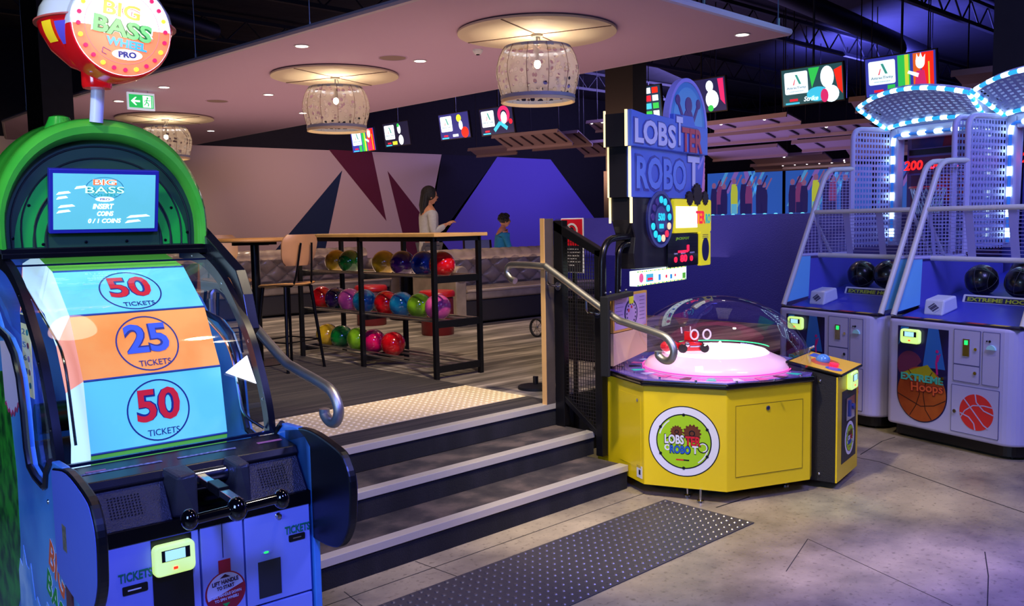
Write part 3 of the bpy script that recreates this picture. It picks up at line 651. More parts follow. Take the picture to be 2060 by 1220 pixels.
# red stools, pub tables
def pouf(x, y, lab):
    t = thing('round_stool', lab, 'stool', (x, y, P)); b = MB(); b.lathe([(0, .0), (.175, 0), (.18, .01), (.18, .40), (.17, .42), (0, .42)], n=36); obj('body', b, M('red_vinyl_dark', '#5e0d14', .45), t)
    b = MB(); b.lathe([(0, .42), (.195, .42), (.2, .435), (.2, .465), (.185, .485), (0, .49)], n=36); obj('cushion', b, M('red_vinyl', '#a8141c', .3), t)
pouf(6.22, 7.74, 'low round red stool behind the near end of the ball rack')
pouf(6.32, 9.15, 'low round red stool farther back, behind the middle of the ball rack')
t = thing('pub_table', 'low black pedestal table between the two red stools and the sofa', 'table', (7.05, 9.35, P)); b = MB(); b.cyl((0, 0, .02), (0, 0, .56), .11, n=24); obj('pedestal', b, blackm, t)
b = MB(); b.lathe([(0, 0), (.26, 0), (.26, .015), (.12, .03), (0, .03)], n=32); obj('base', b, blackm, t)
b = MB(); b.lathe([(0, .56), (.33, .56), (.34, .575), (.33, .59), (0, .59)], n=36); obj('tabletop', b, dgrey, t)
# scoring console
t = thing('scoring_console', 'black angled scoring console screen standing behind the near sofa', 'console', (8.25, 9.35, P), R(-40))
b = MB(); b.cyl((0, 0, 0), (0, 0, .86), .03, n=14); obj('post', b, blackm, t)
b = MB(); b.lathe([(0, 0), (.2, 0), (.2, .012), (0, .02)], n=28); obj('base', b, blackm, t)
b = MB(); b.prism([(-.20, -.12, .84), (-.20, .10, .99), (-.20, .12, .965), (-.20, -.10, .815)], (.40, 0, 0)); obj('case', b, blackm, t, bevel=.006)
b = MB(); b.prism([(-.17, -.10, .858), (-.17, .085, .985), (-.17, .0835, .987), (-.17, -.1015, .860)], (.34, 0, 0)); obj('screen', b, M('console_screen', '#394068', .3, em=.3), t)
# castor wheel chair edge
t = thing('pram_wheel', 'small black spoked wheel standing on the carpet just left of the timber post', 'wheel', (6.72, 6.69, P))
b = MB(); b.lathe([(.085, -.012), (.10, -.012), (.10, .012), (.085, .012), (.085, -.012)], c=(0, 0, .10), n=32, axis='x'); obj('tyre', b, rubber, t)
b = MB(); b.cyl((-.015, 0, .10), (.015, 0, .10), .015, n=12)
for k in range(8): a = 2*PI*k/8; b.cyl((0, 0, .10), (0, .087*math.cos(a), .10+.087*math.sin(a)), .003, n=6)
obj('hub', b, chrome, t)
t = thing('sign_base', 'black round weighted base on the carpet beside the timber post', 'stand', (4.60, 4.60, P)); b = MB(); b.lathe([(0, 0), (.13, 0), (.13, .02), (.03, .035), (0, .035)], n=32); obj('base', b, rubber, t)
b = MB(); b.cyl((0, 0, .03), (0, 0, .09), .02, n=12); obj('socket', b, black, t)

# ---- people
def skin(name, joints, edges, mat, parent, sub=2, root=0):
    me = bpy.data.meshes.new(name); me.from_pydata([j[0] for j in joints], edges, []); o = bpy.data.objects.new(name, me); COL.objects.link(o); o.parent = parent
    m = o.modifiers.new('skin', 'SKIN'); m.use_smooth_shade = True
    for i, j in enumerate(joints):
        r = j[1]; me.skin_vertices[0].data[i].radius = r if isinstance(r, tuple) else (r, r)
        me.skin_vertices[0].data[i].use_root = (i == root)
    s = o.modifiers.new('sub', 'SUBSURF'); s.levels = sub; s.render_levels = sub; me.materials.append(mat)
    # freeze to a plain mesh so every part is one clean surface
    dg = bpy.context.evaluated_depsgraph_get(); nm = bpy.data.meshes.new_from_object(o.evaluated_get(dg)); o.modifiers.clear(); o.data = nm
    for p in nm.polygons: p.use_smooth = True
    if not nm.materials: nm.materials.append(mat)
    return o
def merge_skin(parts, name, mat, parent):
    mb = MB()
    for o in parts:
        mb.add([tuple(v.co) for v in o.data.vertices], [list(p.vertices) for p in o.data.polygons], True); bpy.data.objects.remove(o)
    return obj(name, mb, mat, parent, sharp=180)
def head(b, c, s, tilt=0):
    """head facing +x, height .23*s, centre c"""
    prof = []
    for j in range(17):
        t_ = PI*j/16; z = math.cos(t_); ring = []
        for i in range(28):
            a = 2*PI*i/28; ca, sa = math.cos(a), math.sin(a); w = math.sin(t_)
            wx = .098; wy = .078
            if z < -.1: wy *= 1-.28*(-z-.1); wx *= 1-.10*(-z-.1)
            x = wx*w*ca; y = wy*w*sa; zz = .118*z
            if ca > .0:
                face = ca**3*w
                if z < 0: x += .006*face
                if abs(sa) < .25 and -.35 < z < .12: x += .022*(1-abs(z+.16)/.28 if abs(z+.16) < .28 else 0)*(1-abs(sa)/.25)     # nose
                if abs(z+.52) < .12 and abs(sa) < .4: x += .006                                   # lips
                if abs(z-.06) < .12 and .2 < abs(sa) < .55: x -= .007                              # eye sockets
                if z < -.75: x += .010*ca                                                          # chin
            else:
                if z > -.2: x *= 1.08
            ring.append((c[0]+(x+.0)*s, c[1]+y*s, c[2]+zz*s))
        prof.append(ring)
    b.loft(prof)
    for sgn in (-1, 1): b.ball((c[0]-.008*s, c[1]+sgn*.078*s, c[2]-.01*s), .026*s, 12, 8, (.7, .35, 1.15))
def hand(b, c, d, s=1, side=1):
    """palm and five curled fingers, reaching along d"""
    d = Vector(d).normalized(); upv = Vector((0, 0, 1)); sd = d.cross(upv).normalized()*side; nn = sd.cross(d).normalized(); c = Vector(c)
    b.loft([[c+d*l*s+(sd*w_*math.cos(a)+nn*h_*math.sin(a))*s for a in [2*PI*k/12 for k in range(12)]] for l, w_, h_ in ((-.01, .022, .018), (.02, .034, .016), (.05, .040, .014), (.08, .038, .011), (.092, .03, .006))], caps=True)
    for k, (o_, L_) in enumerate(((-.028, .062), (-.010, .072), (.010, .068), (.027, .052))):
        p0_ = c+(d*.085+sd*o_)*s; p1_ = p0_+(d*L_*.5-nn*side*.012)*s; p2_ = p1_+(d*L_*.3-nn*side*.028)*s; b.tube([p0_, p1_, p2_], [.0085*s, .008*s, .0065*s], 8)
    b.tube([c+(d*.02-sd*.03)*s, c+(d*.05-sd*.055)*s, c+(d*.08-sd*.058-nn*side*.01)*s], [.011*s, .010*s, .008*s], 8)
skm = M('skin', '#b9805e', .55); hairm = M('dark_hair', '#060404', .6, bump=.5, nscale=60)
def person(lab, loc, rz, H_, hair, top_mat, leg_mat, right_arm, left_arm, longtop, lean=0):
    s = H_/1.70; t = thing('person', lab, 'person', loc, rz)
    def q(*a): return tuple(x*s for x in a)
    L_ = lean
    J = [(q(0, 0, .95), .135*s), (q(L_*.3, 0, 1.10), .115*s), (q(L_*.7, 0, 1.28), .135*s), (q(L_, 0, 1.40), .10*s), (q(L_*1.1+.005, 0, 1.47), .052*s), (q(L_*1.2+.01, 0, 1.53), .05*s),
         (q(0, .09, .90), .09*s), (q(.01, .10, .50), .058*s), (q(-.01, .10, .09), .04*s), (q(.10, .11, .035), .035*s),
         (q(0, -.09, .90), .09*s), (q(.01, -.10, .50), .058*s), (q(-.01, -.10, .09), .04*s), (q(.10, -.11, .035), .035*s),
         (q(L_, .165, 1.37), .052*s), (q(*left_arm[0]), .040*s), (q(*left_arm[1]), .027*s),
         (q(L_, -.165, 1.37), .052*s), (q(*right_arm[0]), .040*s), (q(*right_arm[1]), .027*s)]
    Eg = [(0, 1), (1, 2), (2, 3), (3, 4), (4, 5), (0, 6), (6, 7), (7, 8), (8, 9), (0, 10), (10, 11), (11, 12), (12, 13), (3, 14), (14, 15), (15, 16), (3, 17), (17, 18), (18, 19)]
    body = skin('b0', J, Eg, skm, t)
    hm = MB(); hc = (L_*1.3*s+.03*s, 0, 1.60*s); head(hm, hc, s*.98)
    for arm, sd in ((left_arm, 1), (right_arm, -1)):
        a0, a1 = Vector(q(*arm[0])), Vector(q(*arm[1])); hand(hm, a1, a1-a0, s, sd)
    ho = obj('h0', hm, skm, t); merge_skin([body, ho], 'body', skm, t)
    e = MB()
    for sg in (-1, 1): e.ball((hc[0]+.088*s, sg*.031*s, hc[2]+.006*s), .011*s, 10, 8)
    obj('eyes', e, M('eye_dark', '#1a1210', .2), t)
    e = MB(); e.ball((hc[0]+.094*s, 0, hc[2]-.062*s), .018*s, 10, 6, (.35, 1, .28)); obj('lips', e, M('lips', '#8a4038', .5), t)
    # top: torso and sleeves, a little larger than the body
    k = 1.16; hem = .72 if longtop else .92
    Jt = [(q(0, 0, hem), (.165*s if longtop else .15*s)), (q(0, 0, .95), .15*s), (q(L_*.3, 0, 1.10), .13*s), (q(L_*.7, 0, 1.28), .15*s), (q(L_*1.02, 0, 1.41), .115*s),
          (q(L_, .17, 1.37), .066*s), (q(*left_arm[0]), .052*s), (q(*[a+(b_-a)*.88 for a, b_ in zip(left_arm[0], left_arm[1])]), .040*s),
          (q(L_, -.17, 1.37), .066*s), (q(*right_arm[0]), .052*s), (q(*[a+(b_-a)*.88 for a, b_ in zip(right_arm[0], right_arm[1])]), .040*s)]
    o = skin('top', Jt, [(0, 1), (1, 2), (2, 3), (3, 4), (4, 5), (5, 6), (6, 7), (4, 8), (8, 9), (9, 10)], top_mat, t); o.name = 'sweater'
    Jl = [(q(0, 0, .95), .14*s), (q(0, .09, .88), .10*s), (q(.01, .10, .50), .070*s), (q(-.01, .10, .11), .052*s), (q(0, -.09, .88), .10*s), (q(.01, -.10, .50), .070*s), (q(-.01, -.10, .11), .052*s)]
    o = skin('trousers', Jl, [(0, 1), (1, 2), (2, 3), (0, 4), (4, 5), (5, 6)], leg_mat, t)
    for sg in (-1, 1):
        b = MB(); b.ball((.05*s, sg*.105*s, .045*s), .06*s, 16, 10, (2.0, .8, .72)); obj('shoe', b, dgrey, t)
    hb = MB(); hx, hy, hz = hc
    if hair == 'long':
        hb.ball((hx-.018*s, 0, hz+.03*s), .112*s, 24, 16, (.98, .86, 1.0)); hb.v = [v for v in hb.v]
        hb.loft([[(hx+(-.06-dx)*s+rx*s*math.cos(a), ry*s*math.sin(a), hz+dz*s) for a in [2*PI*i/16 for i in range(16)]] for dz, dx, rx, ry in ((.05, 0, .06, .085), (-.02, .015, .062, .088), (-.10, .025, .058, .085), (-.18, .035, .052, .078), (-.26, .03, .045, .065), (-.33, .02, .030, .045), (-.37, .015, .008, .02))], caps=True)
        for k in range(14):
            yy = (-.075+.15*k/13)*s; hb.tube([(hx-.10*s, yy, hz+.02*s), (hx-.125*s, yy*1.05, hz-.12*s), (hx-.11*s, yy*.9, hz-.30*s-.03*s*(k % 3))], [.012*s, .012*s, .004*s], 6)
    else:
        hb.ball((hx-.012*s, 0, hz+.035*s), .108*s, 24, 16, (1.02, .92, .95))
        for k in range(90):
            a = random.uniform(0, 2*PI); e_ = random.uniform(-.25, 1.2); x = math.cos(a)*math.cos(e_); y = math.sin(a)*math.cos(e_); z = math.sin(e_)
            if x > .55 and z < .35: continue
            hb.ball((hx-.012*s+x*.108*s, y*.098*s, hz+.035*s+z*.102*s), random.uniform(.016, .024)*s, 8, 6)
    # keep the face clear of hair
    hb2 = MB(); hb2.mi = hb.mi; hb2.sm = hb.sm; hb2.f = hb.f
    lim = hx+.062*s; hb2.v = [((min(v[0], lim+max(0, (v[2]-(hz+.055*s)))*.9) if v[2] < hz+.12*s else v[0]), v[1], v[2]) for v in hb.v]
    obj('hair', hb2, hairm, t); return t
person('person in a long pale grey cardigan with long dark hair standing behind the near sofa', (7.62, 9.62, P), R(-22), 1.70, 'long', M('pale_cardigan', '#a9a9a6', .9, noise=.1, nscale=30), M('grey_trousers', '#4a4a52', .9), [(.0, -.215, 1.10), (.20, -.16, 1.21)], [(.0, .21, 1.10), (.20, .13, 1.19)], True)
person('child in a blue top with short curly dark hair leaning forward behind the near sofa', (9.0, 9.7, P), R(-28), 1.33, 'short', M('blue_top', '#1478a4', .9, noise=.12, nscale=30), M('tan_trousers', '#6a6050', .9), [(.12, -.22, 1.12), (.27, -.18, .95)], [(.12, .22, 1.12), (.27, .18, .95)], False, .06)

# ================================================================== THE FISHING WHEEL GAME
bw = thing('wheel_game', 'tall blue and green fishing wheel prize game in the left foreground', 'arcade game', (1.588, 2.68, 0), R(-4))
cabw = M('cabinet_white', '#8f9ae0', .4); art = M('side_art', '#3a78c8', .35, col2='#58a0dc', nscale=2.2, coat=.3); deckb = M('deck_black', '#17161f', .4, bump=.3, nscale=220); deckg = M('deck_gloss', '#12121a', .25)
UL, UR = -.765, .015
def uplate(b, u0, u1, pts): b.prism([(u0, v, z) for v, z in pts], (u1-u0, 0, 0))
# main body
b = MB(); b.box((-.74, .04, .06), (-.01, 1.32, .60)); b.box((-.74, .5, .60), (-.01, 1.32, .78)); obj('cabinet_body', b, black, bw, bevel=.005)
b = MB()
for u in (-.68, -.07):
    for v in (.1, 1.25): b.cyl((u, v, 0), (u, v, .06), .03, n=14)
obj('castors', b, rubber, bw)
sidep = [(.0, .04), (1.34, .04), (1.34, 1.50), (1.0, 1.36), (.93, 1.305), (.76, 1.283), (.66, 1.235), (.60, 1.161), (.57, 1.05), (.556, .928), (.53, .87), (.45, .85), (.335, .843), (.30, .855), (.28, .90), (.22, .945), (.10, .95), (.04, .93), (0, .9)]
SP = []
for u0, u1 in ((UL-.002, UL+.022), (UR-.022, UR+.002)):
    b = MB(); uplate(b, u0, u1, sidep); SP.append(obj('side_panel', b, art, bw, bevel=.003))
sp = SP[0]
# artwork on the left side, drawn as flat vinyl
pls = PL((UL-.002, 0, 0), (0, -1, 0), (0, 0, 1))     # x = -v
b = MB(); pls.poly(b, [(-1.3, .1), (-1.05, .1), (-.86, .30), (-.78, .55), (-.76, .80), (-.80, 1.0), (-.9, 1.15), (-1.3, 1.1)], 0, .001); obj('fish_scales', b, M('fish_green', '#2f9a24', .35, col2='#0d4a14', nscale=14), sp)
b = MB(); pts = []
for i in range(15): pts.append((-.84+.50*i/14, .42+.03*math.sin(i*1.7)+(.10 if i in (3, 6) else 0)+.05*math.sin(i*.5)))
pls.poly(b, pts+[(-.36, .25), (-.84, .22)], 0, .0012); obj('water_splash', b, M('splash', '#b8d4f0', .4, col2='#5a98dc', nscale=6), sp)
b = MB(); pts = [(-.88+.30*i/12, 1.04+.018*(i % 2)-.03*math.sin(i*.4)) for i in range(13)]
pls.poly(b, pts+[(-.60, 1.13), (-.68, 1.22), (-.80, 1.27), (-.9, 1.26)], 0, .0012); b.m = 1
pls.line(b, [(x, y-.008) for x, y in pts], .012, .0012, .002); obj('fish_belly', b, [M('belly', '#d8c0d8', .4), M('belly_pink', '#b8486a', .4)], sp)
b = MB(); b.m = 0
for k, (s_, y_) in enumerate((('BIG', .60), ('BASS', .50))):
    for mi, dd, bo in ((2, .0016, .045), (k, .0026, .015)): b.m = mi; pls.text(b, s_, -.23-.02*k, y_-.02*k, .10-.012*k, .19+.08*k, dd, bo, rot=-.38, e=.0004)
b.m = 3; pls.text(b, 'WHEEL', -.23, .40, .035, .16, .002, .01, rot=-.36)
b.m = 4; pls.disc(b, -.22, .33, .075, .0012, .002, sy=.42); b.m = 2; pls.disc(b, -.22, .33, .068, .002, .0026, sy=.38); b.m = 5; pls.text(b, 'PRO', -.22, .33, .036, .09, .003, .02, rot=-.3)
obj('logo', b, [M('logo_orange', '#f0602a', .4), M('logo_green', '#17922e', .4), white, M('logo_blue', '#3a8ad8', .4), M('logo_red', '#c01828', .4), M('logo_ink', '#14143a', .4)], sp)
b = MB()
for (v, z) in ((.30, .80), (.36, .83), (.20, .72), (.17, .60), (.06, .60), (.12, .42), (.06, .30), (.58, 1.03), (.63, 1.2)): b.lathe([(0, -.004), (.006, -.003), (.008, 0)], c=(UL-.002, v, z), n=10, axis='x')
obj('bolts', b, chrome, sp)
b = MB(); pls.rect(b, -.115, .22, -.05, .83, 0, .006); o = obj('copper_strip', b, M('copper_strip', '#8a4a4a', .35, .5, noise=.4, nscale=12), sp)
b = MB(); pls.rect(b, -.105, .70, -.06, .78, .006, .008); obj('serial_plate', b, M('plate', '#b0a078', .3, .6, noise=.5, nscale=60), sp)
# protruding wings each side of the deck
wing = [(.20, .93), (.02, .955), (-.18, .925), (-.235, .89), (-.265, .83), (-.262, .74), (-.245, .67), (-.19, .60), (-.11, .575), (.03, .575), (.20, .60)]
for k, (u0, u1) in enumerate(((UL-.008, UL+.022), (UR-.022, UR+.008))):
    wing2 = [(p.x, p.y) for p in smooth_path([(v, z, 0) for v, z in wing], 4)]; b = MB(); uplate(b, u0, u1, wing2); wg = obj('side_wing', b, [M('wing_edge', '#07070c', .35)], bw, bevel=.006)
    b = MB(); uu = u0-.0015 if k == 0 else u1; uplate(b, uu, uu+.0015, [(v*.985+(.003), (z-.75)*.965+.75) for v, z in wing2]); obj('wing_face', b, M('wing_blue', '#5a6cc8', .35), wg)
# front doors
doors = [(-.735, -.402, .70), (-.395, -.255, .70), (-.248, -.015, .70)]
hd = []
for (a, c, z1) in doors:
    b = MB(); b.box((a, .012, .392), (c, .04, z1)); hd.append(obj('door', b, cabw, bw, bevel=.002))
b = MB(); b.box((-.735, .012, .08), (-.015, .04, .384)); obj('lower_panel', b, cabw, bw, bevel=.002)
b = MB(); b.box((-.74, .008, .70), (-.01, .10, .745)); obj('rail', b, blackm, bw)
pf = PL((0, .012, 0), (1, 0, 0), (0, 0, 1))
b = MB(); pf.rect(b, -.55, .39+.01, -.425, .695, 0, .003); obj('mounting_plate', b, black, hd[0])
cr = M('reader_body', '#d8f0b0', .3, em=.9, ecol='#c8f06a')
def reader(parent, pl, x, y, wd, hgt, d=.0):
    b = MB(); pl.rect(b, x-wd/2, y-hgt/2, x+wd/2, y+hgt/2, d, d+.03, wd*.14); o = obj('card_reader', b, cr, parent, bevel=.006, label='glowing yellow-green card reader')
    b = MB(); pl.rect(b, x-wd*.32, y-.02*hgt, x+wd*.36, y+.34*hgt, d+.03, d+.032); b.m = 1; pl.rect(b, x-wd*.24, y+.0*hgt, x+wd*.24, y+.32*hgt, d+.032, d+.034); b.m = 2; pl.rect(b, x-.05*wd, y-.32*hgt, x+.05*wd, y-.24*hgt, d+.03, d+.032)
    obj('reader_screen', b, [black, M('reader_lcd', '#9fd8e8', .3, em=1.1), M('reader_led', '#ff2010', .3, em=3)], o)
reader(hd[0], pf, -.488, .632, .128, .098, .003)
b = MB(); pf.text(b, 'TICKETS', -.60, .600, .028, .10, .002, .02); o = obj('lettering', b, M('ticket_green', '#0f7a5a', .4), hd[0])
b = MB(); pf.rect(b, -.64, .545, -.565, .572, 0, .003, .004); b.m = 1; pf.rect(b, -.625, .556, -.585, .560, .003, .004); obj('ticket_slot', b, [black, white], hd[0])
# centre door bobber art
b = MB(); pf.line(b, [(-.325, .70), (-.325, .585)], .0025, 0, .001); b.m = 1; pf.disc(b, -.322, .47, .066, 0, .001, a0=200, a1=380); pf.disc(b, -.322, .47, .068, 0, .0009); b.m = 2; pf.disc(b, -.322, .472, .062, .001, .0016, a0=15, a1=200); b.m = 1
pf.rect(b, -.342, .535, -.302, .578, 0, .0016); pf.rect(b, -.334, .385+.01, -.31, .41, 0, .0012); b.m = 3; pf.poly(b, [(-.34, .518), (-.304, .518), (-.322, .530)], .0016, .002)
pf.text(b, 'LIFT HANDLE', -.322, .505, .014, .088, .0022, .02, rot=.06); pf.text(b, 'TO START', -.322, .487, .012, .058, .0022, .02, rot=.06); b.m = 2
pf.text(b, 'PULL HANDLE DOWN', -.320, .462, .009, .10, .0022, .01, rot=.06); pf.text(b, 'TO SPIN WHEEL!', -.320, .447, .009, .08, .0022, .01, rot=.06); b.m = 4; pf.poly(b, [(-.335, .432), (-.309, .432), (-.322, .420)], .0016, .002)
obj('bobber_art', b, [M('line_ink', '#20205a', .5), M('bobber_red', '#a01830', .35), M('bobber_white', '#c8c8e8', .35), M('bobber_ink', '#3a0c28', .4), M('bobber_green', '#10a848', .4)], hd[1])
b = MB(); pf.text(b, 'TICKETS', -.062, .622, .028, .092, .002, .02); obj('lettering', b, MC['ticket_green'], hd[2])
b = MB(); pf.rect(b, -.095, .580, -.035, .603, 0, .003, .004); b.m = 1; pf.rect(b, -.08, .589, -.05, .5925, .003, .004); obj('ticket_slot', b, [black, steel], hd[2])
b = MB(); pf.rect(b, -.208, .412, -.128, .537, 0, .002); obj('blank_plate', b, dgrey, hd[2])
b = MB(); b.m = 0; pf.disc(b, -.175, .565, .018, 0, .002, sy=.35); b.m = 1; pf.disc(b, -.178, .566, .009, .002, .003, sy=.4); obj('coin_lamp', b, [cabw, M('green_led', '#20e060', .3, em=1.5)], hd[2])
b = MB(); b.lathe([(0, -.010), (.008, -.009), (.010, -.002), (.012, 0)], c=(-.128, .012, .680), n=16, axis='y'); obj('lock', b, chrome, hd[2])
# control deck
b = MB(); uplate(b, -.742, -.012, [(.25, .905), (.10, .888), (.085, .865), (.10, .84), (.3, .84)]); dk = obj('deck_rail', b, deckg, bw, bevel=.003)
b = MB(); 
pr_ = PL((0, .2475, .9055), (1, 0, 0), (0, -.15, .017*-1)); 
plr = PL((0, .18, .8975), (1, 0, 0), (0, .15, .017)); b.m = 0; plr.rect(b, -.70, -.012, -.45, .0, .0005, .0012); plr.rect(b, -.40, -.012, -.20, 0, .0005, .0012); b.m = 1; plr.rect(b, -.68, .004, -.62, .014, .0005, .0012); plr.rect(b, -.12, -.01, -.03, .006, .0005, .0012)
obj('warning_labels', b, [M('label_pale', '#8a90b8', .5, noise=.7, nscale=90), M('label_red', '#a06080', .5)], dk)
for (a, c, inn) in ((-.735, -.475, 1), (-.225, -.015, -1)):
    # sloping speaker housing
    b = MB(); uplate(b, a, c, [(.10, .865), (.02, .745), (.12, .745), (.2, .84)]); o = obj('speaker_housing', b, deckb, bw, bevel=.003)
    pn = PL(((a+c)/2, .06, .806), (1, 0, 0), (0, .08, .12)); b = MB()
    for i in range(10):
        for j in range(8): pn.disc(b, -.045*inn*0-.045+.01*i, -.032+.009*j, .0028, .0, .0012, 6)
    g_ = obj('grille_holes', b, M('hole_black', '#020203', .9), o)
for (a, c, e0, e1) in ((-.475, -.40, -.475, -.375), (-.275, -.225, -.30, -.225)):
    b = MB()
    top = [(a, .105, .885), (c, .105, .885)]
    left = a == -.475
    A = [(a, .115, .892), (c, .115, .892), (c, -.02 if left else -.02, .872), (a+(.0 if left else .0), .02, .86)]
    b.loft([[(a, .16, .88), (c, .16, .88), (c, .16, .75), (a, .16, .75)], [(a, .09, .893), (c, .09, .893), (c, .09, .745), (a, .09, .745)], [(a+(.015 if left else .008), .0, .880), (c-(.0), -.005, .885), (c, -.005, .74), (a, .03, .745)]], smooth=False, caps=True)
    obj('mechanism_cover', b, M('cover_black', '#2a2830', .4, bump=.15, nscale=200), bw, bevel=.01)
b = MB(); b.box((-.40, .14, .745), (-.275, .2, .885)); obj('mechanism_bay', b, black, bw)
b = MB(); b.cyl((-.40, .085, .845), (-.275, .085, .845), .024, n=24); b.cyl((-.40, .11, .805), (-.275, .11, .805), .016, n=20); obj('roller', b, M('roller_steel', '#8088a8', .2, 1), bw)
# T-handle
b = MB(); b.prism([(-.383, .06, .862), (-.353, .06, .862), (-.383, .06, .836), ][:2]+[(-.353, .06, .840), (-.383, .06, .840)], (-.012, -.34, -.005)); h = obj('handle_arm', b, chrome, bw, bevel=.003)
b = MB(); b.prism([(-.388, -.05, .866), (-.352, -.05, .866), (-.352, -.05, .836), (-.388, -.05, .836)], (-.004, -.10, -.001)); obj('arm_sleeve', b, blackm, h, bevel=.003)
hg = M('handle_black', '#08080c', .08, .3, coat=.8); b = MB(); b.cyl((-.535, -.30, .834), (-.258, -.30, .842), .015, n=20); hb_ = obj('handle_bar', b, hg, bw)
for u, r in ((-.535, .030), (-.397, .036), (-.258, .030)): b = MB(); b.ball((u, -.30, .838), r, 24, 16, (.8, 1, 1)); obj('handle_knob', b, hg, hb_)
# wheel drum
WC = (1.03, .93); WR = .635; A0 = -.42; u0, u1 = -.61, -.14
def wpt(r, a): return (WC[0]-r*math.cos(a), WC[1]+r*math.sin(a))
N = 16; st_ = 2*PI/N
angs = [math.atan2(z-WC[1], WC[0]-v) for v, z in ((.85, 1.46), (.63, 1.33), (.455, 1.14), (.40, .91))]
base_a = angs[2]   # edge between 25 and lower 50 panel
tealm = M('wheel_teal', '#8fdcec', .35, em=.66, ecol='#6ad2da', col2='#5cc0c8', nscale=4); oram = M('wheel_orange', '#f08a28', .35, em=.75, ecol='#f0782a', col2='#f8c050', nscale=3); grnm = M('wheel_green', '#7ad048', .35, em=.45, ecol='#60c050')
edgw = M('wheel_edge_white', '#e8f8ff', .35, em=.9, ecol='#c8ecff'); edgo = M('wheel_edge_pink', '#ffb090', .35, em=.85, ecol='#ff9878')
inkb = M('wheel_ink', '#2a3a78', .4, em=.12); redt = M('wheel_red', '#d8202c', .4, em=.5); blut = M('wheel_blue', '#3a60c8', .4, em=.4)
wheel = MB(); wheel.cyl((u0-.03, WC[0], WC[1]), (u1+.03, WC[0], WC[1]), .06, n=20); wo = obj('wheel_hub', wheel, blackm, bw)
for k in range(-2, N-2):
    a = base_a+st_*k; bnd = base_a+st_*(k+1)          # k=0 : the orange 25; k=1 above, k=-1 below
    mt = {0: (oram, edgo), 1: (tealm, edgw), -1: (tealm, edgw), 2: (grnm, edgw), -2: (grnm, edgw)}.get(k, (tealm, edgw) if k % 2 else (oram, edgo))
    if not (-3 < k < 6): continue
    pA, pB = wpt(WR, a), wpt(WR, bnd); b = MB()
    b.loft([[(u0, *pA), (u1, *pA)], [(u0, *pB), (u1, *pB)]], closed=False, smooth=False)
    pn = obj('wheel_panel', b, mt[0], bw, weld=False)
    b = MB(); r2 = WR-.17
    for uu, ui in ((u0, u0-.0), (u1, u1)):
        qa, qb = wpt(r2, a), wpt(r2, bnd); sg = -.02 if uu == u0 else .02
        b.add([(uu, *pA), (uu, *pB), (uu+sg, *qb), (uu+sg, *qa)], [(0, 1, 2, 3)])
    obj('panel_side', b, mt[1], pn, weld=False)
    b = MB(); 
    n_ = Vector((0, pA[0]+pB[0]-2*WC[0], pA[1]+pB[1]-2*WC[1])).normalized()
    for q_ in (pA,): b.cyl((u0, q_[0], q_[1]), (u1, q_[0], q_[1]), .004, n=8)
    obj('panel_seam', b, M('wheel_seam', '#3a5a90', .4), pn)
    if -2 < k < 2:
        mid = ((pA[0]+pB[0])/2, (pA[1]+pB[1])/2); upv = Vector((0, pB[0]-pA[0], pB[1]-pA[1])); pw = PL(((u0+u1)/2, *mid), (1, 0, 0), upv)
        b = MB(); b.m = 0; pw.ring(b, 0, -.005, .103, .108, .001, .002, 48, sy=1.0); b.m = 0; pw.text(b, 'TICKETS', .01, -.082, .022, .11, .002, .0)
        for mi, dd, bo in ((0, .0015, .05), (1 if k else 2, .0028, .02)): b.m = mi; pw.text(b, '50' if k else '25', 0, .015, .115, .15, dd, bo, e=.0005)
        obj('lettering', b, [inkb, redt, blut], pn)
# curved clear guard and its black side frames
arc = [(1.10, 1.575), (.95, 1.565), (.80, 1.535), (.636, 1.458), (.50, 1.345), (.40, 1.244), (.335, 1.13), (.29, 1.034), (.268, .96), (.262, .905)]
arcs = [(p.x, p.y) for p in smooth_path([(v, z, 0) for v, z in arc], 4)]
guard = clear('acrylic_guard', (.93, .97, 1), .10)
for u_a, u_b in ((-.745, -.72), (-.035, -.010)):
    b = MB(); rin = []; rout = []
    for i, (v, z) in enumerate(arcs):
        j = min(i+1, len(arcs)-1); k2 = max(i-1, 0); t_ = Vector((arcs[j][0]-arcs[k2][0], arcs[j][1]-arcs[k2][1])).normalized(); nx, nz = t_.y, -t_.x
        rin.append((v-nx*.0, z-nz*.0)); rout.append((v-nx*.045, z-nz*.045))
    def side(n0, n1): return [[(u_a, *rin[i]), (u_b, *rin[i]), (u_b, *rout[i]), (u_a, *rout[i])] for i in range(n0, n1)]
    b.loft(side(0, len(arcs)), smooth=True, caps=True); fr = obj('guard_frame', b, deckg, bw, sharp=30)
    b = MB()
    for i in range(4, len(arcs), 8): c_ = ((rin[i][0]+rout[i][0])/2, (rin[i][1]+rout[i][1])/2); b.lathe([(0, -.003), (.004, -.002), (.006, 0)], c=(u_a, *c_), n=8, axis='x')
    obj('bolts', b, chrome, fr)
b = MB(); b.loft([[(-.72, v, z-.01) for v, z in arcs], [(-.035, v, z-.01) for v, z in arcs]], closed=False); obj('guard_glass', b, guard, bw, weld=False)
for uu in (-.738, -.018):
    b = MB(); pg = [(uu, v, z-.02) for v, z in arcs]+[(uu, .30, .87), (uu, .56, .87), (uu, .60, 1.16), (uu, .76, 1.28), (uu, 1.0, 1.36), (uu, 1.1, 1.5)]; b.add(pg, [list(range(len(pg)))]); obj('side_glass', b, guard, bw, weld=False)
for q0, q1 in (((-.72, .80, 1.528), (-.035, .81, 1.535)), ((-.72, .26, .905), (-.035, .275, .915))): b = MB(); b.box(q0, q1); obj('glass_trim', b, M('glass_trim', '#1a2440', .2, .5), bw)
